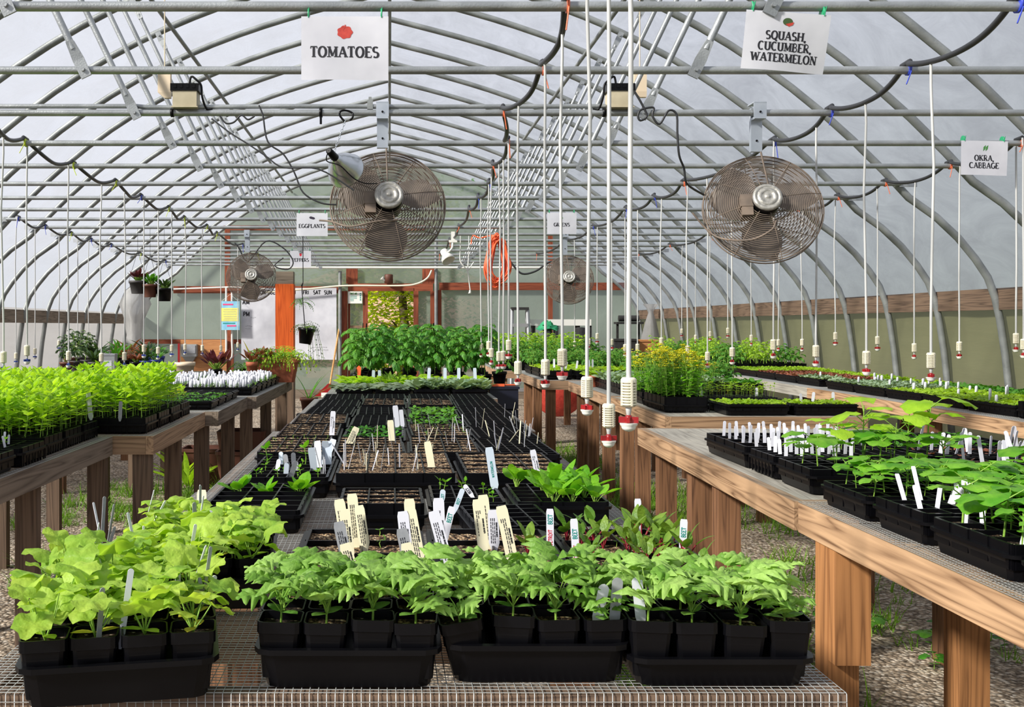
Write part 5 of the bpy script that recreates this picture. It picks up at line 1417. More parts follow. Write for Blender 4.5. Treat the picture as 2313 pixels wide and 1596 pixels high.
for i, (xb, yb, xt, yt, mt) in enumerate([(786, 1240, 767, 1126, 'cream'), (806, 1225, 796, 1118, 'cream'), (790, 1256, 779, 1146, 'cream'), (788, 1275, 767, 1177, 'taggrey'), (800, 1292, 781, 1224, 'cream'),
                                          (932, 1240, 925, 1126, 'cream'), (950, 1262, 928, 1146, 'cream'), (922, 1262, 911, 1158, 'tagwhite'), (928, 1280, 910, 1195, 'taggrey'), (934, 1292, 921, 1231, 'cream'),
                                          (1014, 1270, 982, 1153, 'tagwhite'), (996, 1252, 991, 1129, 'tagwhite'),
                                          (1094, 1241, 1080, 1126, 'cream'), (1104, 1228, 1092, 1115, 'cream'), (1117, 1232, 1114, 1147, 'tagwhite'), (1162, 1272, 1136, 1148, 'cream')]):
    names = ['tall cream printed beet tag at the back of the bunch before the black pots', 'cream printed beet tag crowning the first bunch', 'cream printed beet tag in the middle of the first bunch', 'greyish printed beet tag low in the first bunch', 'short cream printed beet tag in front of the first bunch',
             'cream printed beet tag topping the second bunch', 'long cream printed beet tag leaning in the second bunch', 'white printed beet tag edging the second bunch', 'greyish printed beet tag low in the second bunch', 'short cream printed tag in front of the second bunch',
             'long white printed beet tag leaning steeply beside the BEET marker tag', 'white blank-topped printed tag behind the steeply leaning one',
             'wide cream printed beet tag of the third bunch', 'cream printed beet tag half hidden behind the wide one', 'short white printed beet tag between two cream ones', 'long tan-cream printed beet tag leaning outermost in the third bunch']
    px_tag(xb, yb, xt, yt, .0235, mt, names[i], G1, .97, writing='print', lean=-.05 + .01 * (i % 3))
px_tag(826, 1232, 812, 1142, .0225, 'cream', 'cream printed tag with Beet handwritten across it', G1, .97, writing='print')
for xb, yb, xt, yt, lab, wr in [
    (1243, 1244, 1243.5, 1152, 'white tag lettered BEET and DETROIT in the leafy beet tray, before the tilted pack', (('BEET', 'tealink', .78, .009), ('DETROIT', 'redink', .4, .008))),
    (1302, 1258, 1298, 1172, 'white tag lettered BEET and DETROIT standing among the beet leaves', (('BEET', 'tealink', .66, .009), ('DETROIT', 'redink', .22, .008))),
    (1541, 1246, 1546, 1175, 'white tag lettered BEET at the bench corner edge', (('BEET', 'tealink', .66, .009), ('DETROIT', 'redink', .25, .008))),
    (1443, 1192, 1442, 1124, 'short white tag lettered BEET at the back of the beet leaves', (('BEET', 'tealink', .6, .009),)),
    (1000, 1222, 1018, 1148, 'white tag lettered BEET in green leaning from the second bunch', (('BEET', 'tealink', .72, .009),))]:
    px_tag(xb, yb, xt, yt, .0155, 'tagwhite', lab, None, .975, writing=wr)
for xb, yb, xt, yt, w, mt, lab, rd in [
    (998, 1128, 1000, 1105, .015, 'tagblue', 'short bluish-white tag with teal writing beside the pepper sprouts', True), (1024, 1150, 1042, 1104, .013, 'tagblue', 'bluish-white tag with teal writing leaning over the pepper sprouts', True),
    (1072, 1118, 1052, 1090, .013, 'tagwhite', 'white tag with heavy black writing lying back in the pepper tray', True), (1119, 1100, 1106, 1008, .024, 'tagblue', 'large bluish tag with teal handwriting by the gravelly pots', False),
    (1218, 1078, 1205, 1014, .019, 'tagwhite', 'white printed tag rising behind the bright chard seedlings', False), (978, 1064, 966, 994, .0235, 'cream', 'blank wide cream tag in the gravelly pots', False),
    (886, 997, 882, 950, .026, 'cream', 'blank cream tag leaning against the white ones', False), (898, 962, 893, 916, .026, 'tagwhite', 'tall blank white tag in the mid bench', False), (910, 962, 906, 924, .02, 'tagwhite', 'blank white tag tucked beside the tall one', False),
    (749, 985, 752, 927, .022, 'tagwhite', 'upright white printed tag beside the sprouting tray', False), (784, 1004, 804, 962, .027, 'cream', 'greyish cream printed tag leaning far over', False),
    (455, 1148, 455, 1102, .025, 'cream', 'blank cream tag standing in the empty black pack', False), (262, 1413, 258, 1349, .024, 'tagwhite', 'wide blank white tag in the slanted melon tray', False), (228, 1424, 250, 1352, .012, 'taggrey', 'grey leaning tag beside the wide blank white tag', False),
    (1344, 1401, 1361, 1322, .0165, 'tagwhite', 'white rounded tag leaning in the end pot of the middle watermelon tray', True), (1386, 1403, 1394, 1302, .0165, 'taggrey', 'speckled grey rounded tag between two white ones', True), (1450, 1401, 1440, 1308, .0165, 'tagwhite', 'white rounded tag in the first tall pot of the shallow tray', True)]:
    wr = None
    if 'printed' in lab: wr = 'print'
    elif 'teal' in lab: wr = (('WATERMELON' if w > .02 else 'BEET', 'tealink', .5, .007),)
    elif 'heavy black' in lab: wr = (('BEET', 'ink', .6, .008),)
    px_tag(xb, yb, xt, yt, w, mt, lab, None, .997 if yb > 1390 else .975, rd, lean=.02 if yb > 1390 else -.08, writing=wr)

# ------------------------------------------------------------------ filling trays
def fill(t, w, d, zs, nx, ny_, var, sc=1.0, p=1.0, jit=.006, stuff=False, name='seedling', half=None):
    spots = []
    for j in range(ny_):
        for i in range(nx):
            if R.random() > p: continue
            u = -w / 2 + .018 + (w - .036) * (i + .5) / nx + R.uniform(-jit, jit); v = -d / 2 + .018 + (d - .036) * (j + .5) / ny_ + R.uniform(-jit, jit)
            if half and not half(u, v): continue
            spots.append((u, v, zs, R.uniform(0, 6.28), sc * R.uniform(.78, 1.18)))
    if not spots: return
    if stuff:
        part(name + 's' if not name.endswith('s') else name, scatter(name, var, spots), t, kind='stuff')
    else:
        for i, (u, v, z, a, s) in enumerate(spots):
            part(name, var[R.randrange(len(var))], t, (u, v, z), (0, 0, a), s)
REST = []
def rest_tag(x, y, z, a, s): REST.append((x, y, z - .012, a, s))
def tags_in(t, w, d, zs, n, lab, grp, mt='tagwhite', L=(.07, .1), wd=.014, yaw=(-.5, .5), roll=.12, area=(-.46, .46, -.46, .46), base=None, rounded=True, rowy=None):
    M_ = Matrix.Translation(t.location) @ t.rotation_euler.to_matrix().to_4x4()
    for k in range(n):
        u = R.uniform(area[0], area[1]) * (w - .04); v = (R.uniform(area[2], area[3]) if rowy is None else rowy) * (d - .04)
        q = M_ @ Vector((u, v, zs))
        if grp == 'REST': rest_tag(q.x, q.y, q.z, R.uniform(*yaw), R.uniform(.85, 1.2)); continue
        put_tag(q.x, q.y, q.z, round(R.uniform(*L), 2), wd, mt if isinstance(mt, str) else R.choice(mt), lab, grp, R.uniform(*yaw), R.gauss(0, roll), R.gauss(0, roll), rounded)

# --- middle bench
mid = 'middle bench'
for i, (xl, xr, lab) in enumerate(((-.2, .078, 'black beet tray with two bunches of cream tags'), (.085, .366, 'black beet tray with the third bunch of cream tags'), (.373, .652, 'black tray of leafy red-stemmed beet seedlings'))):
    t, w, d, z = make_tray(lab + ' behind the watermelons', xl, xr, 1.885, 2.42, .055, (2, 4), .004, .04, 'soil', .012)
    fill(t, w, d, z, 5, 9, TINY, 1.1, .4, .015, True)
    if i == 2: fill(t, w, d, z, 5, 8, BEET, 1.0, .8, .012, False, 'beet_seedling', lambda u, v: v > -.1 or u > .1)
    if i == 1: fill(t, w, d, z, 3, 8, BEET, .8, .5, .012, False, 'beet_seedling', lambda u, v: u > .06 and v > 0)
t, w, d, z = make_tray('black tray of empty thin-walled cells with three chard seedlings', -.503, -.222, 2.62, 3.1, .05, (3, 6), .012, .05, 'soil', .028)
for u, v, s in ((-.08, .14, 1.0), (.0, .12, .8), (.1, .13, 1.0), (.12, .02, .3), (-.1, -.05, .3)): part('chard_seedling', R.choice(SPIN), t, (u, v, z), (0, 0, R.uniform(0, 6)), s)
t, w, d, z = make_tray('black tray of deep pots topped with gravelly mix before the bare bench strip', -.142, .10, 2.62, 2.90, .05, (3, 4), .03, .06, 'soil', .006)
t, w, d, z = make_tray('black tray of tiny pepper sprouts between gravelly pots and chard', .105, .325, 2.74, 3.06, .05, (3, 4), .012, .05, 'darksoil', .014)
fill(t, w, d, z, 3, 4, PEPP, 1.1, .8, .01, False, 'pepper_sprout')
t, w, d, z = make_tray('tilted black cell pack propped against the chard tray', .185, .41, 2.445, 2.70, .05, (4, 5), .012, .05, 'soil', .022, rz=.12, tilt=.05)
t, w, d, z = make_tray('black tray of bright chard seedlings at the aisle edge', .335, .60, 2.72, 3.06, .055, (4, 5), .012, .06, 'soil', .012)
fill(t, w, d, z, 4, 4, SPIN, 1.15, .85, .01, False, 'chard_seedling')
GS = 'thin white stakes standing in the gritty trays'
def stakes(t, w, d, z, n, where, mt=('tagwhite', 'taggrey', 'cream'), area=(-.46, .46, -.46, .46), L=(.06, .1), roll=.16):
    tags_in(t, w, d, z, n, 'thin white stake-like plant tag in the ' + where, 'thin tags in the ' + where, mt, L, .006, (.8, 2.3), roll, area, rounded=False)
t, w, d, z = make_tray('black tray of young sprouts with clear tags by the gritty pots', -.462, -.182, 3.16, 3.70, .055, (4, 7), .012, .05, 'soil', .02)
fill(t, w, d, z, 4, 6, PEPP, .9, .55, .01, False, 'sprout', lambda u, v: v < .05)
for u, v in ((-.1, .05), (.03, .08)): part('sprout', PEPP[0], t, (u, v, z), (0, 0, 1), 2.2)
tags_in(t, w, d, z, 9, 'clear bluish plant tag in the young sprout tray', 'clear tags in the young sprout tray', ('tagblue', 'taggrey'), (.06, .085), .016, (-.7, .7), .16, (-.4, .45, -.4, .2))
tags_in(t, w, d, z, 5, 'wide translucent plant tag in the young sprout tray', 'wide translucent tags in the young sprout tray', 'tagblue', (.1, .12), .024, (-.5, .5), .2, (.3, .48, -.1, .2), rounded=False)
stakes(t, w, d, z, 8, 'young sprout tray', area=(.35, .48, -.4, .1))
t, w, d, z = make_tray('wide black tray of deep pots heaped with tan grit', -.178, .215, 3.16, 3.70, .05, (4, 4), .03, .06, 'soil', .003)
stakes(t, w, d, z, 20, 'wide tan grit tray', area=(-.47, .3, -.47, .1))
t, w, d, z = make_tray('black tray of gritty pots behind the chard seedlings', .228, .56, 3.16, 3.70, .05, (3, 5), .03, .06, 'soil', .006)
row_labels = ['row with the wide leaning tag', 'row of open black cells', 'third gritty row going back', 'fourth gritty row going back', 'fifth gritty row going back', 'last dark row before the silver leaves']
cols = ['leftmost', 'second', 'third', 'aisle-side']
for r in range(6):
    y0 = 3.76 + r * .565
    x1 = mx(y0) - .06
    for c in range(4):
        xr = x1 - (3 - c) * .288
        kind = [(1, 1, 1, 2), (1, 3, 1, 2), (1, 2, 3, 2), (2, 2, 3, 2), (2, 1, 1, 2), (2, 2, 2, 2)][r][c]
        cells = (4, 6) if kind == 1 else ((4, 6) if kind == 3 else (6, 9))
        lab = '%s tray %s' % ({1: 'gritty', 2: 'open-celled', 3: 'sprouting'}[kind], 'in the ' + row_labels[r]) + ', ' + ['nearest the pale curtain side', 'second across', 'third across', 'at the aisle edge'][c]
        t, w, d, z = make_tray(lab, xr - .28, xr, y0, y0 + .545, .05, cells, .012 + (.01 if kind == 1 else 0), .05, 'soil', .005 if kind == 1 else .017, rz=R.uniform(-.02, .02))
        if kind == 3: fill(t, w, d, z, 5, 8, MIDG, .85, .85, .01, True)
        if kind == 1 and R.random() < .5: fill(t, w, d, z, 6, 9, TINY, 1.0, .3, .01, True)
        nst = {(0, 2): 10, (0, 3): 8, (1, 3): 9, (0, 1): 5, (1, 2): 5, (2, 3): 3}.get((r, c), 0)
        if nst: stakes(t, w, d, z, nst, row_labels[r], L=(.07, .12))
for r, (y0, sets, nm) in enumerate(((7.56, (GREY, GREY, SILV, SILV), ('grey-leaved', 'dull grey-leaved', 'silver-leaved', 'pale silver-leaved')), (8.13, (LETT, LETT, LETT, LETT), ('lime lettuce', 'lime lettuce with red stalks', 'yellow-green lettuce', 'bright lettuce')))):
    x1 = mx(y0) + .03
    for c in range(4):
        xr = x1 - (3 - c) * .288 - .06
        t, w, d, z = make_tray('black tray of %s seedlings %s' % (nm[c], ('nearest the clear aisle', 'second across', 'third across', 'by the leggy tomato')[c]) + (' behind the open cells' if r == 0 else ' before the tomatoes'), xr - .28, xr, y0, y0 + .545, .055, (4, 7), .012, .05, 'darksoil', .012)
        fill(t, w, d, z, 5, 9, sets[c], 1.7 if r == 0 else 1.7, .95, .012, False)
        if r == 1 and c == 1: fill(t, w, d, z, 4, 4, BEET, 1.2, .8, .01, False, 'red_stalk')
for i, (x, yb, yt) in enumerate(((968, 868, 833), (1005, 870, 835), (1036, 868, 830), (1074, 868, 833), (858, 848, 832), (843, 848, 836))):
    p = P(x, yb, 8.0 if yb > 860 else 8.5)
    put_tag(p.x, p.y, 1.0, .13 if yb > 860 else .09, .026, 'tagblue', 'pale blue printed plant tag between silver leaves and lettuce, %s in line' % ORD[i], 'pale tags before the tomatoes', 0, R.uniform(-.05, .05), 0, False)
k = 0
for r in range(4):
    for c in range(6):
        y = 8.84 + r * .42 + R.uniform(-.03, .03); x = -.30 + c * .225 + r * .02 + R.uniform(-.02, .02)
        t = thing('tomato_plant', 'tall bushy tomato plant in black pot, %s along the %s tomato row' % (ORD[c], ORD[r]), 'potted plant', (x, y, ZT + .001), group='tall tomato plants')
        part('pot', round_pot(.062, .12, 'black', 0), t)
        part('plant', TOMA[k % 5], t, (0, 0, .1), (0, 0, R.uniform(0, 6)), R.uniform(.92, 1.12) * (.95 if c == 0 else 1.0))
        if (k * 7) % 3 == 0: part('stake', cached('stk', lambda: MB().tube([(0, 0, 0), (.03, 0, .46)], .004, 5).build('stake', MT['black'])), t, (.02, 0, .1), (0, 0, k), 1.0)
        k += 1
t = thing('tomato_plant', 'leggy tomato plant drooping from the dark blue crate', 'potted plant', (.93, 8.62, .942))
part('pot', round_pot(.062, .12, 'black', 0), t); part('plant', TOMY[1], t, (0, 0, .1), (.3, .4, 0), 1.2)
p = P(1165, 860, 8.4)
solo('crate', MB().box((0, 0, .345), (.24, .4, .17)).box((0, 0, .435), (.26, .42, .02)).box((0, 0, -.12), (.24, .4, .74)).build('crate', MT['navy']), 'dark blue crate stack beside the end of the lettuce trays', 'box', (.955, 8.7, .495))
solo('trowel', MB().box((0, 0, 0), (.12, .04, .02)).tube([(.06, 0, 0), (.16, .02, .0)], .008, 6).build('trowel', MT['orange']), 'orange hand trowel lying on the dark blue crate', 'garden tool', (.9, 8.53, .952))
solo('plant_marker', MB().prism([(-.012, 0), (.012, 0), (.02, .09), (.0, .11), (-.02, .09)], .004).build('plant_marker', MT['orange']), 'orange plant marker at the corner of the tomato row', 'plant tag', (P(811, 830, 8.75).x, 8.72, 1.0))
# stakes in the melon trays
for i in range(26):
    fr = frame(-.405, 1.66, mz)
    u, v = R.uniform(-.12, .12), R.choice((R.uniform(-.2, .2), R.uniform(.31, .62)))
    x, y = fr(u, v)
    put_tag(x, y, .985, R.choice((.08, .1, .12)), R.choice((.006, .006, .009)), R.choice(('tagwhite', 'tagwhite', 'taggrey')), 'slim white plant tag standing among the lime melon seedlings', 'slim tags among the melon seedlings', R.uniform(.3, 1.5), R.gauss(.08, .14), R.gauss(0, .1))
# --- cucumber benches
def cb(y): return 1.245 + (y - 2.2) * .012
LR = 'cucumber bench'
for a, b, kA, kB in ((1.5, 1.79, 'c', 'c'), (1.81, 2.10, 'c', 'c'), (2.12, 2.46, 'c', 'c'), (2.48, 2.76, 't', 'c'), (2.78, 3.10, 's', 'c'), (3.24, 3.55, 'q', 'd'), (3.57, 3.83, 'w', 'd'), (3.85, 4.38, 'w', 'e')):
    x0 = cb(a) + .05 + (.0 if a < 3.2 else .03)
    nm = '%s from corner' % ORD[int((a - 1.5) / .3)]
    for col, kk in ((0, kA), (1, kB)):
        xa = x0 + col * .56; xb = xa + .545
        where = ('along the aisle edge', 'in the inner line')[col]
        what = {'c': 'black tray of cucumber seedlings', 't': 'black tray of open cells with slim tags', 's': 'black tray of small cucumber seedlings', 'q': 'black tray of tall lime squash plants', 'w': 'black tray packed with white tags', 'd': 'black tray of brown mix with leaning tags', 'e': 'black tray of dark mix with few seedlings'}[kk]
        t, w, d, z = make_tray('%s %s, %s' % (what, where, nm), xa, xb, a, b, .058, (8, 4), .022 if kk != 's' else .012, .055, 'darksoil', .012, rz=R.uniform(-.015, .015), ribs=(kk == 'w' and a < 3.6))
        if kk == 'c': fill(t, w, d, z, 7, 4, CUKE, 1.05 if col == 0 else 1.2, .97, .012, False, 'cucumber_seedling')
        if kk == 's': fill(t, w, d, z, 7, 4, CUKE, .85, .9, .012, False, 'cucumber_seedling')
        if kk == 't': fill(t, w, d, z, 8, 4, CUKE, 1.0, .95, .012, False, 'cucumber_seedling', lambda u, v: u > -.12)
        if kk == 'q':
            fill(t, w, d, z, 5, 2, CUKE, 1.1, .9, .012, False, 'squash_seedling')
            for u, v, s in ((-.02, .03, 1.2), (.1, -.02, 1.05), (.2, .04, 1.3), (-.12, 0, .85), (.04, -.06, .9)): part('squash_plant', R.choice(SQSH), t, (u, v, z), (0, 0, R.uniform(0, 6)), s)
        if kk in 'de': fill(t, w, d, z, 7, 4, BRNS if kk == 'd' else MIDG, .8, .7, .01, False)
        if col == 0 and kk == 'c':
            tags_in(t, w, d, z, 5, 'printed white tag along the cucumber tray rims, tray %s' % nm, 'printed tags along the cucumber trays', 'tagwhite', (.09, .12), .013, (-1.2, -.5), .13, (-.46, -.34, -.45, .45), rounded=False)
        if col == 0 and kk == 't':
            tags_in(t, w, d, z, 11, 'slim white tag leaning in the open-celled cucumber tray', 'slim tags in the open-celled cucumber tray', 'tagwhite', (.08, .115), .012, (-1.2, -.6), .2, (-.47, -.1, -.45, .45), rounded=False)
        if kk == 'w':
            for j in range(4 if a < 3.8 else 6):
                for i in range(8):
                    if a < 3.8 and i > 4: continue
                    u = -w / 2 + .04 + (w - .08) * (i + .5) / 8; v = -d / 2 + .03 + (d - .06) * (j + .5) / (4 if a < 3.8 else 6)
                    q = Matrix.Translation(t.location) @ Vector((u, v, z))
                    put_tag(q.x, q.y, q.z, R.choice((.07, .075, .08)), .0125, 'tagwhite', 'round-topped white tag in the tag-packed trays on the grey deck', 'round-topped tags packed in rows', R.uniform(-.5, .2), R.gauss(0, .06), R.gauss(0, .06))
            if a < 3.8: fill(t, w, d, z, 4, 3, SQSH, .7, .5, .01, False, 'squash_seedling', lambda u, v: u > .0)
        if kk in 'd': tags_in(t, w, d, z, 15, 'leaning white tag in the brown mix trays beyond the cucumbers', 'leaning tags in the brown mix trays', 'tagwhite', (.08, .13), .013, (-.6, .6), .17, rounded=True)
        if kk == 'c' and col == 1 and a > 2.4: tags_in(t, w, d, z, 4, 'white tag half hidden in the inner cucumber trays', 'tags among the inner cucumber seedlings', 'tagwhite', (.08, .1), .014, (-.6, .6), .12)
# --- flowering bench
t, w, d, z = make_tray('ribbed black tray of yellow-flowering plants at the bench corner', 1.705, 1.995, 6.33, 6.88, .045, (4, 5), .05, .085, 'darksoil', .012, ribs=True)
def mk_flowering(seed):
    rr = random.Random(seed); m = MB(); h = .27
    for k in range(3):
        tip = Vector((rr.uniform(-.04, .04), rr.uniform(-.04, .04), h * rr.uniform(.75, 1.05)))
        m.tube([(0, 0, 0), tip * .5, tip], .0018, 4)
        for q in range(9):
            f = .1 + .75 * q / 9
            blade(m, tip * f, rr.uniform(0, 6.28), rr.uniform(.1, .8), .05 * rr.uniform(.7, 1.2), .026, .7, 3, .15, 1, OV)
        for q in range(5):
            c = tip + Vector((rr.uniform(-.022, .022), rr.uniform(-.022, .022), rr.uniform(.0, .025)))
            m.tube([tip * .9, c], .001, 3, 0, False)
            for s in range(4): blade(m, c, s * PI / 2 + rr.random(), .5, .017, .016, .2, 2, .1, 2, OV)
    return m.build('flowering_plant', [MT['stem'], MT['cuke_l' if seed % 2 else 'spin_l'], MT['flower']])
FLOW = cached('flow', lambda: [mk_flowering(s) for s in range(4)])
fill(t, w, d, z, 5, 7, FLOW, 1.0, 1, .015, False, 'flowering_plant')
t, w, d, z = make_tray('second black tray of yellow-flowering plants, farther back', 2.02, 2.31, 7.12, 7.6, .05, (4, 5), .03, .06, 'darksoil', .012)
fill(t, w, d, z, 4, 5, FLOW, .85, .8, .015, False, 'flowering_plant')
t, w, d, z = make_tray('third black tray of yellow-flowering plants by the yellowing seedlings', 1.73, 2.0, 7.0, 7.6, .05, (4, 5), .03, .06, 'darksoil', .012)
fill(t, w, d, z, 4, 5, FLOW, .9, .9, .015, False, 'flowering_plant')
t, w, d, z = make_tray('long shallow black tray of pale green seedlings at the deck end', 2.02, 2.42, 6.12, 6.42, .06, (8, 5), .006, .04, 'darksoil', .01)
fill(t, w, d, z, 10, 6, LIMS, 1.0, .95, .012, False)
t, w, d, z = make_tray('long shallow black tray of pale green seedlings, aisle curtain side', 2.43, 2.83, 6.12, 6.42, .06, (8, 5), .006, .04, 'darksoil', .01)
fill(t, w, d, z, 10, 6, LIMS, .95, .85, .012, False)
tags_in(t, w, d, z, 3, 'white tag in the shallow pale green trays', 'tags in the shallow pale green trays', 'tagwhite', (.07, .09), .018, (-.3, .3), .1)
t, w, d, z = make_tray('low black tray of dark plugs behind the shallow pale green trays', 2.05, 2.6, 6.46, 6.75, .05, (9, 6), .006, .04, 'darksoil', .012)
t, w, d, z = make_tray('black tray of yellowing seedlings beside the flowering plants', 2.05, 2.6, 6.78, 7.08, .05, (9, 6), .01, .04, 'darksoil', .012)
fill(t, w, d, z, 10, 6, cached('yl', lambda: V(mk_seedling, 'yls', 4, .085, 3, .03, .013, 'lime_l', 'stem', .4)), 1.0, .95, .012, False)
fill(t, w, d, z, 8, 2, YEL, .6, .9, .012, False, 'yellow_seedling', lambda u, v: v < 0)
tags_in(t, w, d, z, 2, 'white tag in front of the yellowing seedlings', 'tags before the yellowing seedlings', 'tagwhite', (.08, .09), .018, (-.3, .3), .1)
# silver pots and further trays
n = 0
for y0, xs_, var, nm, sc in ((7.9, (1.78, 2.07, 2.36, 2.65), (SILV, KALE, SILV, MIDG), ('silver-leaved', 'blue-green', 'silvery', 'green'), 1.5), (8.5, (1.8, 2.09, 2.38, 2.67), (SILV, SILV, KALE, TOMY), ('silver-leaved', 'silvery', 'blue-green', 'tomato'), 1.5), (9.1, (1.82, 2.11, 2.4, 2.69), (LETT, KALE, TOMY, TOMY), ('lime lettuce', 'blue-green', 'tomato', 'leafy tomato'), 1.4)):
    for c in range(4):
        t, w, d, z = make_tray('dark tray of %s seedlings, %s row behind the flowers, %s across' % (nm[c], ORD[n], ORD[c]), xs_[c], xs_[c] + .27, y0, y0 + .545, .055, (3, 5), .03, .07, 'darksoil', .012)
        big = var[c] is TOMY
        fill(t, w, d, z, 4, 6, var[c], .8 if big else sc, .95, .012, False)
    n += 1
t = thing('coral_bells', 'red-and-lime leafed plant in a terracotta-coloured bowl', 'potted plant', (1.80, 9.0, ZT + .001))
part('pot', round_pot(.07, .1, 'terracotta', 0), t); part('foliage', LETT[0], t, (0, 0, .085), (0, 0, 0), 1.8)
n = 0
for y0, xs_, var, nm, sc in ((10.12, (1.56, 1.85, 2.14, 2.43), (LIMS, LIMS, LIMS, TOMY), ('pale lime', 'lime', 'yellow-lime', 'tomato'), 1.6), (10.7, (1.56, 1.85, 2.14, 2.43), (LIMS, LIMS, TOMY, TOMY), ('pale lime', 'lime', 'tomato', 'leafy tomato'), 1.5), (11.3, (1.56, 1.85, 2.14, 2.43), (TOMY, TOMY, TOMY, TOMY), ('tomato', 'green tomato', 'leafy tomato', 'dense tomato'), 1)):
    for c in range(4):
        t, w, d, z = make_tray('dark tray of %s seedlings on the wire-folded bench, %s row, %s across' % (nm[c], ORD[n], ORD[c]), xs_[c], xs_[c] + .27, y0, y0 + .545, .05, (3, 5), .04, .08, 'darksoil', .012)
        fill(t, w, d, z, 4, 6, var[c], .9 if var[c] is TOMY else sc, .95, .012, False)
        if n == 0 and c < 2: tags_in(t, w, d, z, 4, 'pale tag in the lime pots on the wire-folded bench', 'pale tags in the lime pots', 'tagwhite', (.1, .14), .02, (-.3, .3), .08)
    n += 1
for r in range(4):
    for c in range(4):
        t, w, d, z = make_tray('dark tray of bushy young tomatoes on the farthest bench, %s row, %s across' % (ORD[r], ORD[c]), 1.36 + c * .32, 1.66 + c * .32, 12.3 + r * .7, 12.9 + r * .7, .05, (3, 5), .04, .08, 'darksoil', .012)
        fill(t, w, d, z, 3, 4, TOMH if r % 2 else TOMY, 1.35, 1, .012, False, 'tomato_plant')
bench('long timber bench against the green side curtain, leafy farthest length', 3.80, 4.88, 11.64, 15.6, [(3.9, 11.8), (3.9, 15.4), (4.8, 11.8), (4.8, 15.4)], 'board', 'legwood', 'mesh')
for r in range(4):
    for c in range(3):
        t, w, d, z = make_tray('dark tray of leafy green plants at the far curtain bench, %s row, %s across' % (ORD[r], ORD[c]), 3.86 + c * .33, 4.17 + c * .33, 11.75 + r * .95, 12.4 + r * .95, .05, (3, 5), .05, .09, 'darksoil', .012)
        fill(t, w, d, z, 3, 4, TOMH if (r + c) % 2 else TOMY, 1.1, 1, .012, False, 'leafy_plant')
# --- bench against the green curtain
seq = [(5.42, 'tall pots under clear plastic', 'h'), (5.98, 'lime lettuce', 'l'), (6.54, 'lime lettuce', 'l'), (7.1, 'lime lettuce', 'l'), (7.66, 'blue-green cabbage', 'k'), (8.22, 'blue-green cabbage', 'k'), (8.96, 'blue-green cabbage', 'k'), (9.52, 'bronze', 'b'), (10.08, 'bronze', 'b'), (10.64, 'lime', 'l'), (11.05, 'lime', 'l')]
for i, (y0, nm, kk) in enumerate(seq):
    xk = 3.66 + (y0 - 5.4) * .028 + (.02 if y0 > 8.9 else 0)
    for c in range(3):
        k2 = kk
        if c == 1: k2 = {'l': 'l', 'k': 'k', 'b': 'b', 'h': 'm'}[kk] if not (7.6 < y0 < 9.5) else ('w' if y0 < 8.4 else 'b')
        if c == 2: k2 = 'm' if y0 < 8 else 'l'
        name_ = {'l': 'lime lettuce', 'k': 'blue-green cabbage', 'b': 'bronze-leaved', 'h': 'tall-celled pale', 'm': 'mid-green', 'w': 'whitish-stemmed'}[k2]
        t, w, d, z = make_tray('tray of %s seedlings at the green curtain, %s line, %s along' % (name_, ('front', 'middle', 'rear')[c], ORD[i]), xk + c * .30, xk + c * .30 + .28, y0, y0 + (.545 if y0 < 11 else .5), .06 if k2 != 'h' else .05, (6, 10), .006 if k2 != 'h' else .05, .04 if k2 != 'h' else .09, 'darksoil', .01, ribs=k2 == 'h')
        var = {'l': LIMS, 'k': KALE, 'b': BRNS, 'h': LIMS, 'm': MIDG, 'w': KALE}[k2]
        fill(t, w, d, z, 6, 10, var, {'l': 1.0, 'k': 1.1, 'b': 1.0, 'h': .9, 'm': 1.1, 'w': 1.0}[k2], .95, .01, c == 2 or y0 > 9.4)
        nt_ = {('l', 0): 2, ('k', 0): 1, ('w', 1): 6, ('l', 1): 3}.get((k2, c), 0)
        if nt_ and y0 < 9: tags_in(t, w, d, z, nt_, '', 'REST', 'tagwhite', (.07, .1), .016, (-.4, .4), .1)
p = Vector((3.95, 5.75, ZT + .12)); m = MB(); rr = random.Random(9); nn = 12; vs = []
for j in range(6):
    for i in range(nn):
        r_ = (.26, .27, .24, .19, .12, .04)[j] * rr.uniform(.8, 1.2); a = 2 * PI * i / nn
        vs.append(Vector((r_ * .7 * math.cos(a), r_ * math.sin(a), .03 * j + rr.uniform(-.015, .02))))
m.add(vs, [(j * nn + i, j * nn + (i + 1) % nn, (j + 1) * nn + (i + 1) % nn, (j + 1) * nn + i) for j in range(5) for i in range(nn)], 0, True)
solo('plastic_sheet', m.build('plastic_sheet', MT['roof']), 'crumpled clear plastic over the near trays at the green curtain', 'plastic', p)

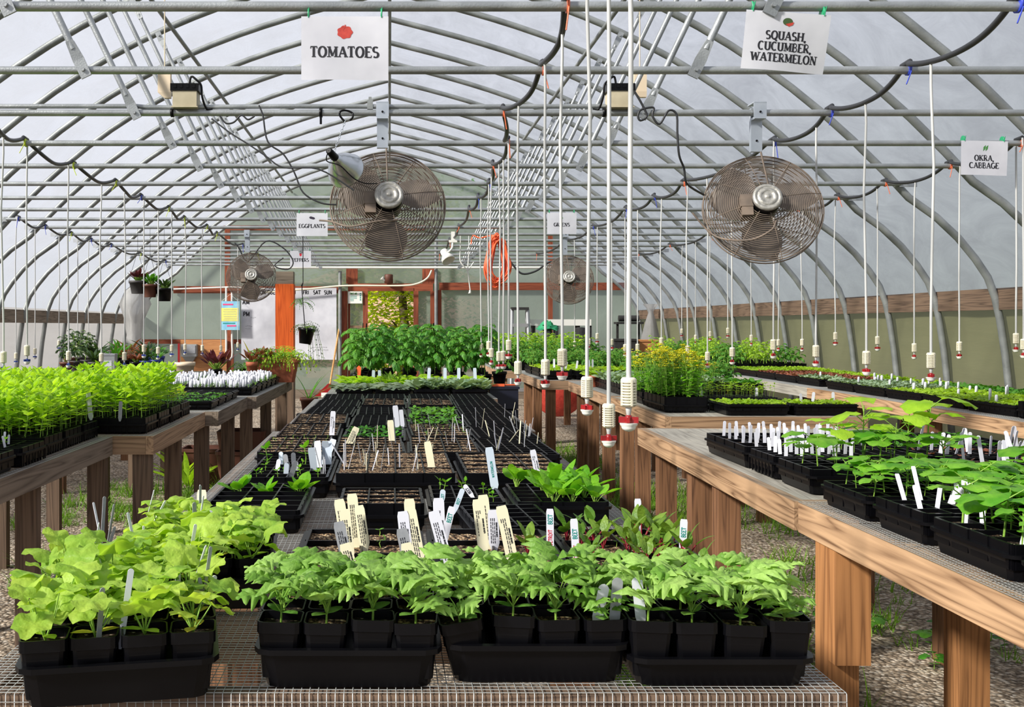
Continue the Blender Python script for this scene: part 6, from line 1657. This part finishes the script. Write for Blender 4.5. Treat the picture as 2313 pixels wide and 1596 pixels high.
# --- yellow-green seedlings on the pale curtain side
n = 0
def basil_tray(x0, x1, y0, y1, var, sc, rows, lab, h=.05, p=1.0, ribs=True):
    t, w, d, z = make_tray(lab, x0, x1, y0, y1, h, (6, 4) if x1 - x0 > .4 else (4, 6), .03, .07, 'darksoil', .012, ribs=ribs)
    fill(t, w, d, z, rows[0], rows[1], var, sc, p, .014, False)
    return t, w, d, z
for i, (y0, y1) in enumerate(((2.95, 3.23), (3.25, 3.53), (3.55, 3.83), (3.85, 4.13))):
    t, w, d, z = make_tray('dark tray of sparse pots with slim tags on the grey bench, %s from the corner' % ORD[i], -1.63 + .005 * i, -1.42 + .012 * i, y0, y1, .055, (3, 4), .02, .06, 'darksoil', .014, ribs=i % 2 == 1)
    if i > 0: tags_in(t, w, d, z, 4, 'slim white tag in the sparse pots on the grey bench', 'slim tags in the sparse pots', 'tagwhite', (.055, .08), .009, (-.4, .9), .1)
    for q in range(2): part('sprout', R.choice(PEPP), t, (R.uniform(-.06, .06), R.uniform(-.09, .09), z), (0, 0, q), 1.2)
    basil_tray(-2.19, -1.645, y0, y1, BASILT, 1.12, (8, 5), 'dark tray of tall yellow-green seedlings on the grey bench, %s from the corner' % ORD[i])
for i, (y0, y1) in enumerate(((4.16, 4.42), (4.43, 4.69), (4.70, 4.95))):
    basil_tray(-1.96, -1.405, y0, y1, BASILT, 1.1, (9, 5), 'ribbed dark tray of yellow-green seedlings at the bench edge, %s before the end post' % ORD[2 - i])
    basil_tray(-2.235, -1.975, y0, y1, BASILT, 1.15, (4, 4), 'dark yellow-green seedling tray, inner line, %s before the end post' % ORD[2 - i])
for i, (y0, y1) in enumerate(((5.05, 5.33), (5.35, 5.63), (5.65, 5.93), (5.95, 6.23))):
    for c in range(2):
        if i == 3 and c == 0:
            t, w, d, z = basil_tray(-1.75, -1.21, y0, y1, BASIL, .8, (9, 5), 'dark tray of shorter yellowing seedlings beside the wire-wrapped post')
            fill(t, w, d, z, 8, 3, YEL, .8, .7, .012, False, 'yellow_seedling', lambda u, v: u > -.05)
            continue
        basil_tray(-1.75 - c * .56, -1.205 - c * .56, y0, y1, BASILT, (1.22 if i < 3 else 1.1) - .1 * c, (9, 5), 'dark tray of tall yellow-green seedlings behind the end post, %s row, %s line' % (ORD[i], ('aisle', 'inner')[c]))
# tall single clump
for i, x in enumerate((-1.66, -1.74, -1.6)):
    pass
put_tag(-1.46, 4.98, 1.0, .14, .024, 'tagwhite', 'large white tag with black writing before the yellow-green seedlings', None, 0, -.12, -.05, False)
put_tag(-1.33, 5.02, .99, .1, .018, 'taggrey', 'grey tag standing at the bench step among yellow-green seedlings', None, .2, .05, 0)
for i, (y0, c, nm) in enumerate(((6.5, 0, 'a'), (6.8, 0, 'b'), (7.1, 0, 'c'), (7.4, 0, 'd'), (6.5, 1, 'e'), (6.8, 1, 'f'), (7.1, 1, 'g'), (7.4, 1, 'h'))):
    t, w, d, z = make_tray('low dark tray of grit between seedlings and tag trays, %s, %s line' % (ORD[i % 4], ('aisle', 'inner')[c]), -1.68 - c * .57, -1.13 - c * .57, y0, y0 + .28, .05, (6, 4), .006, .04, 'darksoil', .012)
    fill(t, w, d, z, 12, 6, MIDG if c == 0 and i < 3 else TINY, .6, .7, .01, True)
k = 0
for r in range(7):
    for c in range(2):
        y0 = 7.84 + r * .29
        if r == 6: continue
        t, w, d, z = make_tray('dark tray of small seedlings covered in white tags, %s row, %s line' % (ORD[r], ('aisle', 'inner')[c]), -1.60 - c * .56 + (y0 - 7.8) * .02, -1.055 - c * .56 + (y0 - 7.8) * .02, y0, y0 + .28, .055, (8, 5), .008, .045, 'darksoil', .012)
        fill(t, w, d, z, 12, 6, TINY, 2.2, .8, .01, True)
        for j in range(2):
            for i in range(5 if c == 0 else 3):
                u = -w / 2 + .05 + (w - .08) * (i + .5) / (5 if c == 0 else 3) + R.uniform(-.02, .02); v = -d / 2 + .04 + (d - .08) * (j + .5) / 2 + R.uniform(-.02, .02)
                q = Matrix.Translation(t.location) @ Vector((u, v, z))
                rest_tag(q.x, q.y, q.z, R.uniform(-.6, .6), R.uniform(.9, 1.15))
        for _ in range(28):
            q = Matrix.Translation(t.location) @ Vector((R.uniform(-w / 2 + .03, w / 2 - .03), R.uniform(-d / 2 + .03, d / 2 - .03), z))
            rest_tag(q.x, q.y, q.z, R.uniform(-.6, .6), R.uniform(.85, 1.1))
# --- low bench along the pale curtain
for r in range(4):
    for c in range(2):
        t, w, d, z = make_tray('grey-green dotted plug tray on the pale curtain bench, %s row, %s line' % (ORD[r], ('aisle', 'inner')[c]), -3.45 - c * .56, -2.9 - c * .56, 8.75 + r * .5, 9.2 + r * .5, .05, (10, 8), .006, .04, 'darksoil', .012)
        fill(t, w, d, z, 14, 9, GREY, .35, .9, .01, True)
def houseplant(lab, x, y, z, r, h, mt, folmesh, sc, nm='potted_plant', n=1):
    t = thing(nm, lab, 'potted plant', (x, y, z), group=None)
    part('pot', round_pot(r, h, mt, 0), t)
    for q in range(n): part('foliage', folmesh, t, (R.uniform(-.3, .3) * r, R.uniform(-.3, .3) * r, h * .85), (0, 0, R.uniform(0, 6)), sc * R.uniform(.85, 1.15))
    return t
F_G, F_O, F_D = [cached('f' + k_, lambda k_=k_: mk_fern(len(k_) + 3, 26, .3, k_)) for k_ in ('mid_l', 'lime_l', 'dark_l')]
STRAP = cached('strap', lambda: [mk_rosette(90 + s, 14, .3, .03, lf, 'stem', 1.25, .1, 1.0, .002) for s, lf in enumerate(('mid_l', 'dark_l', 'dark_l', 'brown_l'))])
SUCC = cached('succ', lambda: [mk_rosette(120 + s, 18, .16, .035, lf, 'stem', 1.0, .5, .3, .004) for s, lf in enumerate(('purple_l', 'brown_l', 'mid_l', 'dark_l'))])
BUSH = cached('bush', lambda: [mk_tomato(150 + s, .3, lf, 13, .11) for s, lf in enumerate(('dark_l', 'dark_l', 'brown_l'))])
hp = [(150, 'brownpot', BUSH[0], 'dark bushy plant in brown trough nearest the pale curtain'), (172, 'greypot', BUSH[1], 'dark fine-leaved plant in grey pot, second by the curtain'), (196, 'greypot', BUSH[0], 'dark green shrubby plant in grey pot, third by the curtain'), (214, 'greypot', STRAP[2], 'dark strappy plant in grey pot before the steel box'),
      (262, 'black', STRAP[0], 'green strap-leaved plant behind the steel box'), (288, 'black', STRAP[3], 'bronze strap-leaved plant beyond the steel box'), (308, 'black', SUCC[1], 'bronze succulent in black pot by the blue tray'), (330, 'bluepot', STRAP[1], 'green strap-leaved plant in blue pot'), (352, 'bluepot', SUCC[2], 'green rosette plant in blue pot next to the beige pot')]
for i, (x, mt, fm, lab) in enumerate(hp):
    Y = 11.5 + (i % 3) * .35
    houseplant(lab, P(x, 0, Y).x, Y, ZT + .001, .075, .13, mt, fm, .95, n=2)
    houseplant(lab.replace('plant', 'plant behind its twin') if 'plant' in lab else lab + ', rear one', P(x + 5, 0, Y + .8).x, Y + .85, ZT + .001, .075, .15, mt, fm, 1.1, n=2)
p = P(247, 838, 11.0)
t = thing('steel_box', 'grey steel box with white label among the dark potted plants', 'box', (p.x, 11.0, ZT + .001))
part('body', MB().box((0, 0, .11), (.145, .12, .22)).build('body', MT['greybox']), t)
part('lid', MB().box((0, 0, .226), (.15, .13, .02)).build('lid', MT['taggrey']), t)
part('label', MB().box((.0, -.062, .12), (.085, .003, .085)).box((-.01, -.0635, .145), (.05, .002, .01), 1).build('label', [MT['paper'], MT['tealink']]), t)
houseplant('beige pot with red stake among the tag-covered trays', P(418, 0, 9.75).x, 9.75, ZT + .001, .095, .19, 'beigepot', TINY[0], 1.0)
solo('stake', MB().box((0, 0, .1), (.02, .008, .2)).build('stake', MT['red']), 'short red stake in the beige pot', 'stake', (P(404, 0, 9.75).x, 9.75, 1.08))
houseplant('dark red-leaved plant in black pot before the plywood panel', P(488, 0, 9.86).x, 9.86, ZT + .001, .06, .12, 'black', SUCC[0], 1.4, n=2)
houseplant('feathery green plant in black pot beside the terracotta planter', P(548, 0, 9.9).x, 9.9, ZT + .001, .06, .12, 'black', F_G, .7, n=2)
# terracotta planter with ferns
p = P(625, 0, 9.72)
t = thing('planter_box', 'long terracotta planter box full of ferns at the bench end', 'planter', (p.x, 9.75, ZT + .001))
part('box', MB().loft([rrect(.33, .16, .02, 0), rrect(.40, .2, .02, .19), rrect(.42, .22, .02, .19), rrect(.42, .22, .02, .235), rrect(.39, .19, .02, .235), rrect(.38, .18, .02, .2)]).build('box', MT['terracotta']), t)
FO = [F_O, cached('fo2', lambda: mk_fern(77, 30, .34, 'mid_l')), F_O]
for u, s, fm in ((-.02, .9, FO[1]), (.06, 1.0, F_O), (.14, 1.0, F_O), (-.1, .85, FO[1]), (.1, 1.1, F_O)): part('fern', fm, t, (u, R.uniform(-.04, .04), .2), (0, 0, R.uniform(0, 6)), s)
part('fern', SUCC[1], t, (-.15, -.04, .2), (0, 0, 0), 1.1, label='bronze-leaved plant')
part('fern', SUCC[1], t, (-.09, -.06, .2), (0, 0, 2), 1.0, label='bronze-leaved plant')
houseplant('small terracotta pot of yellow-tipped leaves beside the planter box', P(569, 0, 9.55).x, 9.55, ZT + .001, .055, .2, 'terracotta', SUCC[1], 1.0)
m = MB()
blade(m, (0, 0, 0), 2.6, 1.25, .34, .03, .3, 5, .1, 0); blade(m, (.01, 0, 0), .6, 1.4, .22, .025, .3, 5, .1, 0)
solo('strap_leaf_plant', m.build('strap_leaf_plant', MT['yellow_l']), 'yellow strappy leaves rising behind the terracotta pot', 'plant', (P(578, 0, 9.9).x, 9.88, 1.02))
# hanging basket by the orange post, with vines
Y = 10.3
p = P(689, 0, Y)
t = thing('hanging_basket', 'black hanging basket with trailing vines beside the orange post', 'hanging plant', (p.x, Y, P(0, 776, Y).z))
part('basket', round_pot(.085, .16, 'black', 0), t, rot=(0, .12, 0))
part('hanger', MB().tube(spline([(0, 0, .15), (-.02, 0, .4), (-.03, 0, .56), (-.02, 0, .62), (-.04, 0, .58)], 4), .005, 6).tube([(-.02, 0, .62), (-.02, -.02, BARZ - P(0, 776, Y).z)], .004, 5).build('hanger', MT['black']), t)
part('foliage', F_D, t, (0, 0, .15), (0, 0, 0), .6)
part('foliage', F_G, t, (-.04, 0, .4), (0, 0, 1), .55)
m = MB(); rr = random.Random(2)
for k in range(9):
    a = rr.uniform(-1.2, 1.4); pts = [(0, 0, .15), (.1 * math.cos(a), .06 * math.sin(a), .17), (.16 * math.cos(a), .1 * math.sin(a), .0), (.19 * math.cos(a), .1 * math.sin(a), -.1 - .2 * rr.random())]
    pp = spline(pts, 4); m.tube(pp, .002, 4)
    for q in pp[4:]: blade(m, q, rr.uniform(0, 6), -.4, .03, .012, .3, 2, .1, 1, OV)
part('vine', m.build('vine', [MT['stem'], MT['dark_l']]), t)
# strap plant on a stand at the bench end
t = thing('aloe_plant', 'spiky strap-leaved plant in clay pot at the end of the grey bench', 'potted plant', (-.82, 10.35, 0))
part('stand', MB().lathe([(.12, 0), (.13, .55), (.12, .56)], 16).build('stand', MT['greypot']), t)
part('pot', round_pot(.09, .16, 'brownpot', 0), t, (0, 0, .56))
m = MB()
for k, (a, e, l) in enumerate(((0, .95, .5), (.3, .7, .42), (-.4, 1.2, .4), (2.8, 1.3, .36), (3.4, .9, .3), (1, 1.1, .34), (-.1, .45, .3))): blade(m, (0, 0, .7), a, e, l, .035, .55, 6, .2, 0, lambda t: 1 - t)
part('foliage', m.build('foliage', MT['mid_l']), t)
# three hanging pots by the corner
for i, (x, yb, r, fm, lab, sl) in enumerate(((311, 663, .1, SUCC[0], 'purple succulent', 'dull grey'), (339, 671, .095, SUCC[2], 'upright green succulent', 'dark brown'), (371, 680, .1, SUCC[3], 'dark green succulent', 'black'))):
    Y = barY(13) - .0
    p = P(x, yb, Y)
    t = thing('hanging_pot', 'hanging %s pot of %s by the pale curtain corner' % (sl, lab), 'hanging plant', p, group='hanging succulent pots')
    part('pot', round_pot(r, .15, ('greypot', 'brownpot', 'black')[i], i), t)
    part('foliage', fm, t, (0, 0, .13), (0, 0, 0), 1.15); part('foliage', fm, t, (.02, 0, .13), (0, 0, 2), 1.0)
    part('hanger', MB().tube([(-r, 0, .15), (0, 0, .5)], .002, 4).tube([(r, 0, .15), (0, 0, .5)], .002, 4).tube([(0, 0, .5), (0, 0, BARZ - p.z)], .002, 4).build('hanger', MT['black']), t)
# loose things under the benches
for i, (x, y, z, w_, h_, mt, lab) in enumerate(((-1.28, 8.9, 0, .42, .34, 'brownpot', 'stack of dark red crates under the tag-covered bench'), (-1.7, 9.4, 0, .4, .3, 'brownpot', 'dim maroon tub under the tag-covered bench'), (-1.5, 10.6, 0, .35, .2, 'greypot', 'grey bin on the gravel beyond the tag-covered bench'))):
    m = MB(); m.loft([rrect(w_ * .85, w_ * .7, .03, 0), rrect(w_, w_ * .8, .03, h_), rrect(w_ * 1.05, w_ * .85, .03, h_), rrect(w_ * 1.05, w_ * .85, .03, h_ + .03), rrect(w_ * .95, w_ * .75, .03, h_ + .03), rrect(w_ * .8, w_ * .65, .03, .02)])
    if i == 0: m.loft([rrect(w_ * .9, w_ * .75, .03, h_ + .04), rrect(w_, w_ * .8, .03, h_ + .2), rrect(w_ * .95, w_ * .75, .03, h_ + .2), rrect(w_ * .85, w_ * .7, .03, h_ + .06)])
    solo('crate' if i == 0 else 'bin', m.build('crate', MT[mt]), lab, 'container', (x, y, z))
a, b = P(660, 908, 20.1), P(780, 915, 20.1)
beam('baseboard_back', (-4.9, YW - .02, .09), (4.9, YW - .02, .09), .18, .05, 'greywood')

# ------------------------------------------------------------------ weeds, grass, outside
def tuft(seed, n, h, w=.006):
    rr = random.Random(seed); m = MB()
    for k in range(n):
        blade(m, (rr.uniform(-.05, .05), rr.uniform(-.05, .05), 0), rr.uniform(0, 6.28), rr.uniform(.9, 1.45), h * rr.uniform(.5, 1.1), w, rr.uniform(.3, 1.1), 3, .1, 0, lambda t: 1 - t * .9)
    return m.build('grass', MT['grass'])
TF = [tuft(s, 16, .12) for s in range(3)]
def grass_patch(lab, boxes, dens, sc):
    sp = []
    for x0, x1, y0, y1 in boxes:
        for _ in range(int((x1 - x0) * (y1 - y0) * dens)):
            x, y = R.uniform(x0, x1), R.uniform(y0, y1)
            if math.sin(x * 3.1 + 1) * math.cos(y * 2.3) + R.uniform(-.8, .6) < -.3: continue
            sp.append((x, y, 0, R.uniform(0, 6), sc * R.uniform(.5, 1.3)))
    solo('grass', scatter('grass', TF, sp), lab, 'grass', kind='stuff')
grass_patch('green grass growing in the aisle beside the leggy bench posts', [(.9, 1.9, 3.3, 7), (1.9, 3.0, 4.5, 9), (1.0, 2.3, 6.2, 12.6), (1.2, 2.1, 7, 11)], 44, 1.3)
grass_patch('patches of bright grass beneath the yellow-green seedling bench', [(-2.75, -1.5, 7.2, 9.2), (-2.1, -1.5, 5.6, 6.6), (-1.3, -.8, 7.5, 9.5)], 70, 1.3)
grass_patch('sparse weeds on the gravel near the brace post', [(1.5, 3.2, 3.2, 4.6), (2.9, 3.7, 5, 10)], 9, .9)
WEED = V(mk_cuke, 'weed', 4, .07, 5, .035, 'mid_l')
for i, (x, y, s) in enumerate(((2.25, 4.75, 1.2), (2.42, 4.55, 1.0), (2.1, 4.9, 1.1), (2.55, 4.7, .9), (1.95, 4.4, 1.0), (2.3, 4.3, .8), (3.0, 5.0, 1.0), (2.75, 4.55, .8))):
    solo('weed', WEED[i % 4], 'broad-leaved weed on the gravel beyond the brace post, %s in the patch' % ORD[i], 'weed', (x, y, 0), (0, 0, i), 'broad-leaved weeds on the gravel', scale=s)
WY = [mk_rosette(300 + s, 16, .5, .05, 'lime_l', 'stem', 1.3, .3, .8, .003) for s in range(2)]
for i, (x, y, s) in enumerate(((-1.85, 9.0, .95), (-1.7, 8.6, .9), (-1.6, 9.6, .8), (-1.35, 8.2, .6))):
    solo('weed', WY[i % 2], 'tall lime weed growing under the grey bench, %s one' % ORD[i], 'weed', (x, y, 0), (0, 0, i), 'tall lime weeds under the grey bench', scale=s)
def tree(lab, x, y, h, rad, leaf, n, seed):
    rr = random.Random(seed)
    t = thing('tree', lab, 'tree', (x, y, 0), group='trees outside')
    m = MB().tube([(0, 0, -.1), (.1, 0, h * .3), (0, .1, h * .6), (.1, 0, h * .9)], [.14, .11, .07, .02], 8)
    for k in range(14):
        a = rr.uniform(0, 6.28); z = h * rr.uniform(.15, .75); l = rad * rr.uniform(.5, .95)
        m.tube([(0, 0, z), (l * .5 * math.cos(a), l * .5 * math.sin(a), z + l * .2), (l * math.cos(a), l * math.sin(a), z + l * .3)], [.04, .025, .01], 5)
    part('trunk', m.build('trunk', MT['bark']), t)
    f = MB()
    for k in range(n):
        a = rr.uniform(0, 6.28); r = rad * rr.random() ** .5; z = h * rr.uniform(.08, 1.0)
        c = Vector((r * math.cos(a), r * math.sin(a), z))
        for q in range(3): blade(f, c + Vector((rr.uniform(-.1, .1), rr.uniform(-.1, .1), rr.uniform(-.1, .1))), rr.uniform(0, 6.28), rr.uniform(-.4, .7), .13, .085, .4, 2, .1, 0, OV)
    part('crown', f.build('crown', MT[leaf]), t)
tree('yellow-green leafy tree outside the doorway', .25, 22.6, 4.2, 1.3, 'outleaf', 3000, 1)
tree('second yellow-green tree outside, beside the doorway tree', -1.0, 24.6, 4.5, 1.5, 'outleaf', 1800, 2)
tree('darker tree behind the doorway trees', 1.0, 25.6, 5, 1.8, 'mid_l', 1600, 3)
m = MB().box((0, 0, 1.3), (5, .4, 2.6))
m.prism([(-2.7, 2.6), (2.7, 2.6), (0, 3.6)], 1.0)
solo('shed', m.build('shed', MT['pink']), 'pale pink building glimpsed through the trees outside', 'building', (.2, 28.5, 0))
solo('plant_tags', scatter('plant_tags', [tag_mesh(.02, .075, 'tagwhite'), tag_mesh(.018, .085, 'tagwhite')], REST), 'small white plant tags massed in the far trays', 'plant tags', kind='stuff')
for o_ in bpy.data.objects:
    if 'label' in o_ and len(o_['label'].split()) > 16: print('LONG', o_.name, o_['label'])
print('TAGS', NTAG[0], 'OBJECTS', len(bpy.data.objects), 'POLYS', sum(len(m.polygons) for m in bpy.data.meshes), 'INST', sum(len(o.data.polygons) for o in bpy.data.objects if o.type == 'MESH'))
